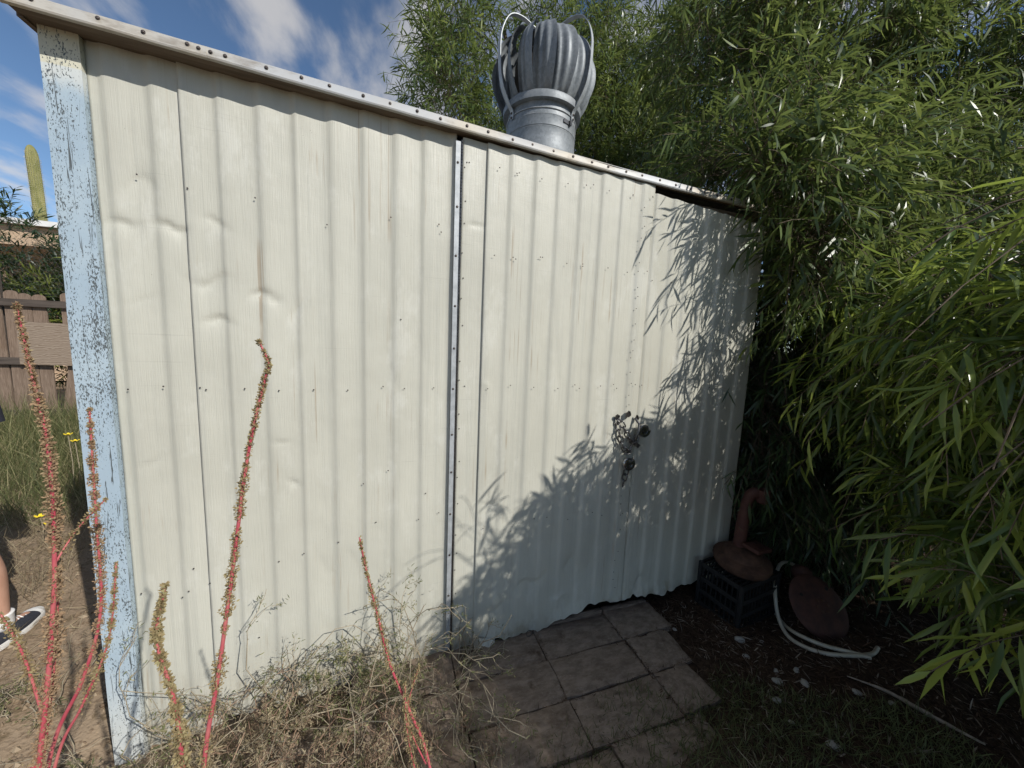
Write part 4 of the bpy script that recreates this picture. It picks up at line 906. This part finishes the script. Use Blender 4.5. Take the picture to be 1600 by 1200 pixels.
weed('branching red-stemmed seeding weed beside the blue corner post', b, [
    ([(-.62, -.88, b[2]), (-.56, -.93, .5), (-.487, -.95, .877), (-.457, -.95, 1.077), (-.442, -.95, 1.221), (-.437, -.95, 1.36), (-.444, -.95, 1.456), (-.451, -.95, 1.551)], .0040, .0012, .52, 8500, 'seed_red'),
    ([(-.54, -.93, .6), (-.495, -.93, .876), (-.466, -.93, 1.062), (-.453, -.93, 1.212), (-.446, -.93, 1.336)], .0027, .0011, .36, 5300, 'seed_red'),
    ([(-.58, -.90, .4), (-.551, -.85, .772), (-.494, -.85, .926), (-.462, -.85, 1.05), (-.456, -.85, 1.222), (-.451, -.85, 1.393)], .0036, .0012, .52, 7000, 'seed_red'),
    ([(-.57, -.90, .5), (-.521, -.88, .799), (-.478, -.88, .904), (-.438, -.88, 1.011), (-.419, -.88, 1.144)], .0028, .001, .62, 5000, 'seed'),
    ([(-.475, -.95, .96), (-.488, -.95, 1.065), (-.504, -.95, 1.128)], .0022, .001, .2, 5000, 'seed'),
    ([(-.487, -.95, .88), (-.51, -.99, .92), (-.53, -1.0, .99)], .002, .001, .15, 5000, 'seed'),
    ([(-.445, -.95, 1.19), (-.43, -.93, 1.23), (-.40, -.92, 1.27)], .0014, .0007, .1, 3000, 'seed')], 2)
b = (-.33, -1.0, gz(-.33, -1.0))
weed('tall crimson-stemmed weed with spaced seed clusters in front of the cream sheet seam', b, [
    ([(-.33, -1.0, b[2]), (-.30, -1.02, .5), (-.261, -1.02, .877), (-.237, -1.02, 1.02), (-.21, -1.02, 1.197), (-.188, -1.02, 1.347), (-.164, -1.02, 1.456), (-.157, -1.02, 1.483), (-.167, -1.02, 1.514)], .0038, .0012, .52, 6800, 'seed')], 3)
b = (-.19, -1.19, gz(-.19, -1.19))
weed('short olive seed spike with fuzzy thick head and no visible red stem', b, [
    ([(-.19, -1.19, b[2]), (-.195, -1.2, .7), (-.197, -1.2, 1.086), (-.2, -1.2, 1.168), (-.209, -1.2, 1.233), (-.199, -1.2, 1.287)], .0026, .001, .70, 12000, 'seed')], 4)
b = (.16, -.98, gz(.16, -.98))
weed('slender seeding weed with pink lower stem and side sprig near the pavers', b, [
    ([(.16, -.98, b[2]), (.12, -.98, .35), (.078, -.98, .687), (.038, -.98, .829), (.004, -.98, .933), (-.018, -.98, 1.04), (-.036, -.98, 1.129), (-.046, -.98, 1.189)], .0034, .0011, .60, 5200, 'seed'),
    ([(.07, -.98, .70), (.045, -.98, .77), (.033, -.98, .83), (.055, -.98, .919)], .0016, .0008, .2, 3600, 'seed'),
    ([(.09, -.99, .55), (.051, -.99, .698), (.033, -.99, .804), (.029, -.99, .9)], .0016, .0008, .3, 3600, 'seed')], 5)

# ------------------------------------------------------------------ tangled dry bushes
def bush(name, label, c, size, n_stem, height, mats, seed, leaf=None, gen=4, lean=(0, 0), nleaf=0, twr=.0016):
    r = np.random.default_rng(seed); base = np.array([c[0], c[1], gz(c[0], c[1])])
    root = tag(empty(name, tuple(base)), label, 'dry bush')
    st_ = [(np.array([size[0]*(r.random()-.5)*1.0, size[1]*(r.random()-.5), 0.]), nrm(np.array([.7*r.standard_normal()+lean[0], .7*r.standard_normal()+lean[1], 1.1])), height*(.5+.7*r.random()), 0) for _ in range(n_stem)]
    A = []; B = []; Rr = []; tips = []
    while st_:
        p, d, l, g = st_.pop()
        ns = 4
        for k in range(ns):
            q = p+d*l/ns; A.append(p); B.append(q); Rr.append(twr*(1.6-.35*g)); p = q
            d = nrm(d+.30*r.standard_normal(3)+np.array([0, 0, -.05]))
            if g < gen-1 and r.random() < .55: st_.append((p, nrm(d+.8*r.standard_normal(3)), l*(.35+.3*r.random()), g+1))
            tips.append((p, d))
        if len(A) > 9000: break
    A = np.array(A); B = np.array(B); Rr = np.array(Rr)
    # nothing pokes through the wall sheets
    ok = ((c[0] < -1.2) | ((B[:, 1]+base[1] < -.035) & (A[:, 1]+base[1] < -.035))) & (B[:, 2] > -.03)
    o = link('branches', thin_tubes('branches', A[ok], B[ok], Rr[ok], Rr[ok]*.8, M[mats]), root); o['kind'] = 'stuff'
    if nleaf:
        P = np.array([t[0] for t in tips]); D = np.array([t[1] for t in tips]); i = r.integers(0, len(P), nleaf); P = P[i]+.006*r.standard_normal((nleaf, 3)); k = (P[:, 1]+base[1] < -.045) | (c[0] < -1.2); P = P[k]; D = D[i][k]; m = len(P)
        o = link('leaves', leaves_mesh('leaves', P, nrm(D+.8*r.standard_normal((m, 3))), r.standard_normal((m, 3)), .016*(.5+r.random(m)), .0035*(.6+.8*r.random(m)), .5*r.random(m), r.random(m), M[leaf]), root); o['kind'] = 'stuff'
bush('dry_bush', 'wiry grey-green bush climbing the wall left of the hinge', (.10, -.16, 0), (.3, .1, 0), 14, .50, 'dry_twig', 31, 'grass', 5, (.05, 0), 1800, .0015)
bush('dry_bush', 'leafy low green bush at the wall base between wiry bushes', (-.13, -.2, 0), (.4, .12, 0), 20, .24, 'dry_twig', 32, 'grass', 5, (0, 0), 3200, .0013)
bush('dry_bush', 'bare wiry twig bush spreading against the sunlit cream sheet', (-.42, -.22, 0), (.4, .1, 0), 16, .50, 'dry_twig', 33, 'grass', 5, (.08, .05), 1300, .0015)
bush('dry_bush', 'thin twiggy weeds at the foot of the blue corner post', (-.75, -.25, 0), (.36, .15, 0), 16, .34, 'dry_twig', 34, 'grass', 5, (0, 0), 1600, .0014)
bush('dry_bush', 'reddish dry brush heap in front of the leafy low bush', (-.2, -.44, 0), (.6, .28, 0), 52, .26, 'red_twig', 35, 'dry_grass', 5, (0, 0), 6000, .0013)
bush('dry_bush', 'reddish dry brush heap by the left end of the pavers', (.14, -.52, 0), (.4, .25, 0), 26, .19, 'red_twig', 36, 'dry_grass', 5, (0, 0), 2600, .0013)
bush('dry_bush', 'brown dry brush under the tall crimson weed', (-.58, -.42, 0), (.35, .2, 0), 30, .2, 'dry_twig', 37, 'dry_grass', 5, (0, 0), 3000, .0013)
bush('dry_bush', 'sparse wiry twigs in front of the door strip and hinge', (.32, -.12, 0), (.14, .06, 0), 7, .34, 'dry_twig', 38, 'grass', 4, (0, 0), 200)
bush('dry_bush', 'matted brown brush on the dirt near the branching weed', (-.98, -.35, 0), (.3, .3, 0), 26, .14, 'dry_twig', 39, 'dry_grass', 4, (0, 0), 1500)
bush('dry_bush', 'loose tangled weeds on the dirt beside the person', (-1.45, .25, 0), (.35, .35, 0), 14, .16, 'dry_twig', 40, 'grass', 4, (0, 0), 900)

# yellow flowers
for i, (x, y, z) in enumerate([(-2.62, 2.5, .56), (-2.58, 2.5, .50), (-2.30, 1.7, .17), (-2.24, 1.68, .12)]):
    f = tag(empty('yellow_flower', (x, y, gz(x, y))), 'small yellow wildflower on thin stem among the tall grass', 'flower', 'yellow flowers in the grass')
    hgt = z-gz(x, y)
    mb = MB(); mb.tube([(0, 0, 0), (.01, 0, hgt*.6), (0, 0, hgt)], .0025, 5); mb.build('stem', M['dry_twig'], f)
    for k in range(6):
        a_ = k*1.047; mb = MB(); q = Matrix.Translation((0, 0, hgt)) @ Matrix.Rotation(a_, 4, 'Z') @ Matrix.Rotation(-.4, 4, 'Y')
        mb.add([q @ Vector(v) for v in ((0, 0, 0), (.018, -.010, 0), (.034, -.006, .004), (.034, .006, .004), (.018, .010, 0))], [(0, 1, 2, 3, 4)]); mb.build('petal', M['petal'], f)

# ------------------------------------------------------------------ wooden fence, wire, house, cactus
FY = 5.0
fence = tag(empty('wooden_fence', (-4, FY, 0)), 'weathered brown picket fence with dark rail and plywood patch', 'fence')
x = -7.6
i = 0
while x < 2.2:
    w_ = .132+J(.006); h_ = 1.9+J(.03); mb = MB(); n = 8
    sq = [(-w_/2, 0), (w_/2, 0), (w_/2, h_-.045)]+[(w_/2*math.cos(t)*.98, h_-.045+.045*math.sin(t)) for t in np.linspace(.25, math.pi-.25, n)]+[(-w_/2, h_-.045)]
    m = len(sq); mb.add([(p, -.009, q) for p, q in sq]+[(p, .009, q) for p, q in sq], [tuple(range(m)), tuple(range(2*m-1, m-1, -1))]+[(k, m+k, m+(k+1) % m, (k+1) % m) for k in range(m)])
    o = mb.build('picket', M['fence'], fence); o.location = (x+4, J(.004), 0); o.rotation_euler = (0, J(.012)+(.16 if abs(x+4.24) < .06 else 0), 0)
    x += .141+J(.004); i += 1
for z in (1.76, 1.0, .3):
    mb = MB(); mb.box((1.3, -.035, z), (9.8, .045, .09)); o = mb.build('rail', M['fence_rail'], fence)
mb = MB(); mb.box((-.29, -.075, 1.235), (.52, .014, .56), Matrix.Rotation(.02, 3, 'Y')); o = mb.build('plywood_patch', M['ply'], fence); o['label'] = 'grey plywood sheet nailed over the pickets'
mb = MB(); mb.box((-.95, -.075, 1.4), (.42, .014, .45)); o = mb.build('plywood_patch', M['ply'], fence)
for k in range(5):
    mb = MB(); mb.box((-3+k*2.2, .06, 1.3), (.08, .08, 2.6)); mb.build('post', M['fence_rail'], fence)
# chicken wire above the fence
A = []; B = []; hx, hy = .05, .029
for jx in range(-70, 60):
    for jz in range(0, 14):
        cx = -4+jx*hx*1.0+(hx/2 if jz % 2 else 0); cz = 1.86+jz*.052
        A += [(cx, FY+.1, cz), (cx, FY+.1, cz+.03), (cx, FY+.1, cz+.03)]; B += [(cx, FY+.1, cz+.03), (cx+hx/2, FY+.1, cz+.052), (cx-hx/2, FY+.1, cz+.052)]
wm = link('wire_mesh', thin_tubes('wire_mesh', A, B, .0013, .0013, M['wire'])); tag(wm, 'chicken wire stretched above the wooden fence', 'wire mesh')
# oleander bushes beyond the fence
for i, (x, y, z, rx_, rz_, sd, lb, ti) in enumerate([(-5.6, 6.3, 2.55, .65, .65, 51, 'dark oleander bush beyond the fence below the cactus', .2), (-4.55, 6.1, 2.1, .45, .5, 52, 'yellow-green leafy bush beyond the fence next to the blue post', .62), (-4.75, 7.0, 2.35, .5, .7, 53, 'dark green bush behind the yellow-green bush', .25), (-6.9, 6.5, 2.2, .8, .9, 54, 'broad oleander bush beyond the fence', .25), (-3.3, 6.4, 2.0, .7, .6, 55, 'low oleander bush beyond the fence behind the shed', .25)]):
    make_tree('oleander_bush', lb, 'bush', (x, y, -.02), [([(x, y, -.05), (x, y, .8), (x+.1, y, 1.6)], .03, .012, 6), ([(x, y, .3), (x+.3, y, 1.0), (x+.4, y, 1.8)], .02, .008, 6), ([(x, y, .3), (x-.3, y, 1.0), (x-.4, y, 1.8)], .02, .008, 6)],
        [((x, y, z), (rx_, .45, rz_)), ((x-.2*rx_, y, z-.8), (rx_*1.05, .45, .8)), ((x+.3, y, z-.3), (rx_*.8, .4, rz_*.8)), ((x-.4, y, z-.4), (rx_*.7, .4, rz_*.7))], 420, .14, .02, 'leaf_oleander', nl=14, tl=.34, droop=.1, seed=sd, tint0=ti, hang=-.1)
# house
hs = tag(empty('house', (-7.4, 10.5, 0)), 'tan stucco house with white roof edge and deep dark porch behind the fence', 'house')
mb = MB(); mb.box((0, 2.6, 1.6), (6, 4.0, 3.2)); mb.build('wall', M['stucco'], hs)
mb = MB(); mb.box((0, .1, 3.42), (6.6, 1.4, .42)); mb.build('porch_beam', M['stucco'], hs)
mb = MB()
mb.add([(-3.5, -.75, 3.64), (3.5, -.75, 3.64), (3.5, 5, 3.9), (-3.5, 5, 3.9), (-3.5, -.75, 3.76), (3.5, -.75, 3.76), (3.5, 5, 4.02), (-3.5, 5, 4.02)], [(0, 3, 2, 1), (4, 5, 6, 7), (0, 1, 5, 4), (1, 2, 6, 5), (2, 3, 7, 6), (3, 0, 4, 7)])
roof = mb.build('roof', M['roof_white'], hs)
mb = MB(); mb.lathe([(.10, 0), (.10, .28), (.15, .3), (.12, .38), (.001, .4)], 14, Matrix.Translation((1.9, 1.0, 3.8))); mb.build('roof_vent', M['roof_white'], roof, angle=40)
for px_ in (-3, -1, 1, 3):
    mb = MB(); mb.box((px_, -.4, 1.6), (.2, .2, 3.2)); mb.build('porch_post', M['stucco'], hs)
for wx in (-1.8, 1.7):
    mb = MB(); mb.box((wx, .58, 1.6), (1.2, .06, 1.2)); w_ = mb.build('window', M['sand_frame'], hs); mb = MB(); mb.box((wx, .54, 1.6), (1.08, .03, 1.08)); mb.build('pane', M['glass'], w_)
mb = MB(); mb.box((0, .57, 1.05), (.95, .06, 2.1)); dr = mb.build('door', M['eave_dark'], hs); mb = MB(); mb.box((.38, .52, 1.05), (.05, .05, .05)); mb.build('handle', M['galv'], dr)
# saguaro
sg = tag(empty('saguaro_cactus', (-10.15, 14.0, 0)), 'tall ribbed saguaro cactus column rising behind the house', 'cactus')
mb = MB(); n = 72; lv = []
for i in range(25):
    z = 6.4*i/17 if i < 17 else 6.4+.345*math.sin((i-17)/7*math.pi/2); lv.append((z,   .128*(1-.06*(z/6.75)) if z < 6.4 else .1205*math.sqrt(max(0.004, 1-((z-6.4)/.35)**2))))
for z, R_ in lv:
    for k in range(n):
        a_ = 2*math.pi*k/n; q = R_*(1+.09*math.cos(18*a_)); mb.v.append((q*math.cos(a_)+.10*math.sin(z*.4), q*math.sin(a_), z))
mb.f += [(i*n+k, i*n+(k+1) % n, (i+1)*n+(k+1) % n, (i+1)*n+k) for i in range(24) for k in range(n)]; mb.f.append(tuple(24*n+k for k in range(n)))
mb.build('column', M['saguaro'], sg, smooth=True)
A = []; B = []
for k in range(18):
    a_ = 2*math.pi*k/18
    for z in np.arange(.3, 6.6, .06):
        R_ = .138*(1 if z < 6.4 else .8); p = np.array([R_*math.cos(a_)+.10*math.sin(z*.4), R_*math.sin(a_), z])
        for _ in range(2): A.append(p); B.append(p+nrm(np.array([math.cos(a_), math.sin(a_), 0])+.6*rng.standard_normal(3))*.04)
o = link('spines', thin_tubes('spines', A, B, .003, .001, M['spines']), sg); o['kind'] = 'stuff'

# ------------------------------------------------------------------ person at the left
def skin(name, verts, edges, radii, m, parent, lv=2, root=0):
    me = bpy.data.meshes.new(name); me.from_pydata([tuple(v) for v in verts], edges, []); me.materials.append(m)
    o = link(name, me, parent); sm_ = o.modifiers.new('skin', 'SKIN'); sm_.use_smooth_shade = True
    for i, rr_ in enumerate(radii): me.skin_vertices[0].data[i].radius = rr_ if isinstance(rr_, tuple) else (rr_, rr_)
    me.skin_vertices[0].data[root].use_root = True
    ss = o.modifiers.new('sub', 'SUBSURF'); ss.levels = lv; ss.render_levels = lv
    return o
PXY = (-1.99, .70)
person = tag(empty('person', (PXY[0], PXY[1], gz(*PXY)), 0), 'person in dark shirt and shorts, white socks and black canvas shoes, standing on the dirt', 'person')
# local: facing +y, right side +x
V_ = []; E_ = []; R_ = []
def ch(pts, start=None):
    prev = start
    for p, rr_ in pts:
        V_.append(p); R_.append(rr_); i = len(V_)-1
        if prev is not None: E_.append((prev, i))
        prev = i
    return prev
ch([((0, 0, .95), (.15, .11))]); pel = 0
chest = ch([((0, -.005, 1.10), (.14, .10)), ((0, 0, 1.25), (.155, .11)), ((0, 0, 1.38), (.14, .10))], 0)
neck = ch([((0, .005, 1.48), .058), ((0, .015, 1.55), .055)], chest)
ch([((0, .03, 1.62), (.070, .082)), ((0, .032, 1.70), (.076, .093)), ((0, .025, 1.77), (.06, .075))], neck)
for s_ in (-1, 1):
    fx = .205 if s_ > 0 else .112
    ch([((s_*.09, 0, .86), (.092, .095)), ((s_*.105, .01, .68), (.078, .082)), ((s_*(.075+.27*fx), .012, .50), (.062, .064)), ((s_*(fx-.02), -.012, .36), (.066, .068)), ((s_*(fx-.003), -.01, .20), (.042, .045)), ((s_*(fx-.002), -.005, .09), (.034, .036)), ((s_*fx, .06, .045), (.036, .026)), ((s_*(fx+.002), .14, .03), (.036, .02))], pel)
    el = ch([((s_*.16, 0, 1.40), .055), ((s_*.205, .005, 1.28), .045), ((s_*.245, .0, 1.11), .038), ((s_*.16, .09, 1.06), .032), ((s_*.09, .13, 1.06), .024)], chest)
    pm = ch([((s_*.055, .145, 1.06), (.018, .036)), ((s_*.02, .155, 1.06), (.016, .038))], el)
    for q, ln in ((-.03, .062), (-.010, .075), (.011, .07), (.031, .055)):
        ch([((s_*.0, .158+.012*s_, 1.06+q), .0095), ((s_*(-.5*ln), .156+.012*s_, 1.06+q), .0088), ((s_*(-ln), .148+.012*s_, 1.06+q*.9), .0075)], pm)
    ch([((s_*.05, .155, 1.09), .011), ((s_*.03, .165, 1.105), .0105), ((s_*.008, .168, 1.112), .009)], el)
skin('body', V_, E_, R_, M['skin'], person, 2)
def garment(name, rings, m, n=28):
    mb = MB(); k = len(rings)
    for cx, cy, z, rx_, ry_ in rings:
        for q in range(n):
            a_ = 2*math.pi*q/n; w_ = 1+.025*math.sin(5*a_+z*9)
            mb.v.append((cx+rx_*w_*math.cos(a_), cy+ry_*w_*math.sin(a_), z))
    mb.f = [(i*n+q, i*n+(q+1) % n, (i+1)*n+(q+1) % n, (i+1)*n+q) for i in range(k-1) for q in range(n)]
    return mb.build(name, m, person, smooth=True)
sh_ = garment('shirt', [(0, 0, .86, .172, .135), (0, 0, .95, .168, .13), (0, -.005, 1.10, .158, .12), (0, 0, 1.25, .17, .125), (0, 0, 1.36, .185, .122), (0, 0, 1.43, .18, .11), (0, 0, 1.465, .15, .09), (0, .003, 1.485, .09, .075), (0, .005, 1.495, .066, .066)], M['cloth_navy'])
for s_ in (-1, 1):
    garment('sleeve', [(s_*.238, .0, 1.10, .058, .06), (s_*.225, .0, 1.19, .058, .058), (s_*.205, .0, 1.29, .062, .064), (s_*.185, .0, 1.38, .066, .074), (s_*.16, .0, 1.44, .055, .07), (s_*.14, .0, 1.468, .03, .05)], M['cloth_navy'])
garment('shorts', [(0, 0, .74, .178, .125), (0, 0, .85, .174, .13), (0, 0, .97, .16, .118)], M['cloth_black'])
for s_ in (-1, 1):
    garment('shorts_leg', [(s_*.105, .01, .55, .098, .10), (s_*.10, .008, .68, .10, .105), (s_*.09, 0, .80, .098, .11)], M['cloth_black'])
for s_ in (-1, 1):
    fx = .205 if s_ > 0 else .112
    mb = MB(); mb.lathe([(.043, .075), (.046, .10), (.047, .145), (.0485, .15), (.044, .152)], 20, Matrix.Translation((s_*(fx-.002), -.005, 0))); mb.build('sock', M['sock_white'], person, smooth=True)
    # low canvas shoe: sole, upper, toe cap
    def out(t, w):  # outline along the foot
        y = -.085+.285*t; return y, w*(.033+.014*math.sin(math.pi*min(1, max(0, t*.9+.05)))+.008*math.sin(math.pi*t)**2)*(1 if .08 < t < .86 else math.sqrt(max(.02, 1-((.08-t)/.085)**2 if t < .08 else 1-((t-.86)/.141)**2)))
    sole = MB(); vs_ = []; T = np.linspace(0, 1, 25)
    loop = [(out(t, 1)[1], out(t, 1)[0]) for t in T]+[(-out(t, 1)[1], out(t, 1)[0]) for t in T[::-1]]
    m = len(loop); 
    for z, g_ in ((0, .97), (.004, 1.0), (.026, 1.0), (.03, .97)): vs_ += [(s_*fx+p*g_, .055+(q-.055)*(1 if g_ == 1 else .99), z) for p, q in loop]
    fs_ = [(a_*m+k, a_*m+(k+1) % m, (a_+1)*m+(k+1) % m, (a_+1)*m+k) for a_ in range(3) for k in range(m)]+[tuple(range(m-1, -1, -1)), tuple(range(3*m, 4*m))]
    sole.add(vs_, fs_); shoe = sole.build('shoe_sole', M['rubber_white'], person, angle=40)
    def upf(lo, hi, hfun):
        mb = MB()
        def f(u, v):
            t = lo+(hi-lo)*v; y, w = out(t, 1); a_ = math.pi*u; hh_ = hfun(t)
            return Vector((s_*fx+w*.95*math.cos(a_), y, .028+hh_*math.sin(a_)**.7))
        mb.grid(f, 16, 20); return mb
    hf = lambda t: .062-.01*t if t < .35 else (.062-.0035-(t-.35)*.075 if t < .8 else max(.004, .024*math.sqrt(max(0, 1-((t-.8)/.2)**2))+.0015))
    upf(.01, .80, hf).build('shoe_upper', M['canvas_black'], person, smooth=True)
    upf(.79, .995, lambda t: hf(t)+.002).build('toe_cap', M['rubber_white'], person, smooth=True)
    for k in range(4):
        mb = MB(); y_ = .055+k*.022; mb.tube(sweep([(s_*fx-.022, y_, .073-k*.008), (s_*fx, y_+.004, .084-k*.009), (s_*fx+.022, y_, .073-k*.008)], 4), .003, 6); mb.build('lace', M['sock_white'], person, smooth=True)
# head details
mb = MB(); bm = bmesh.new(); bmesh.ops.create_icosphere(bm, subdivisions=3, radius=1)
for v in bm.verts:
    q = float(vnoise(np.array([v.co.x*3, v.co.y*3, v.co.z*3]), 2)); v.co = Vector((v.co.x*.088, v.co.y*.105, v.co.z*.11))*(1+.06*q)
bmesh.ops.delete(bm, geom=[f for f in bm.faces if (f.calc_center_median().y > .035 and f.calc_center_median().z < .045) or f.calc_center_median().z < -.07], context='FACES')
me = bpy.data.meshes.new('hair'); bm.to_mesh(me); bm.free(); me.shade_smooth(); me.materials.append(M['hair']); o = link('hair', me, person); o.location = (0, .02, 1.715)
mb = MB(); mb.tube([(0, .118, 1.70), (0, .134, 1.672), (0, .128, 1.662)], [.006, .012, .010], 8); mb.build('nose', M['skin'], person, smooth=True)
mb = MB(); mb.tube([(-.024, .110, 1.633), (0, .121, 1.635), (.024, .110, 1.633)], [.003, .0065, .003], 8); mb.build('mouth', M['lip'], person, smooth=True)
for s_ in (-1, 1):
    mb = MB(); mb.lathe([(.001, -.011), (.009, -.006), (.0115, 0), (.009, .006), (.001, .011)], 12, Matrix.Translation((s_*.031, .108, 1.70))); e_ = mb.build('eye', M['eye_white'], person, smooth=True)
    mb = MB(); mb.lathe([(.005, 0), (.004, .002), (.0001, .0025)], 10, Matrix.Translation((s_*.031, .1185, 1.70)) @ Matrix.Rotation(-math.pi/2, 4, 'X')); mb.build('iris', M['iris'], e_, smooth=True)
    mb = MB(); mb.lathe([(.001, -.008), (.02, -.004), (.026, .002), (.02, .006), (.001, .004)], 14, Matrix.Translation((s_*.083, .02, 1.69)) @ Matrix.Rotation(s_*math.pi/2, 4, 'Y') @ Matrix.Scale(1.25, 4, (1, 0, 0))); mb.build('ear', M['skin'], person, smooth=True)
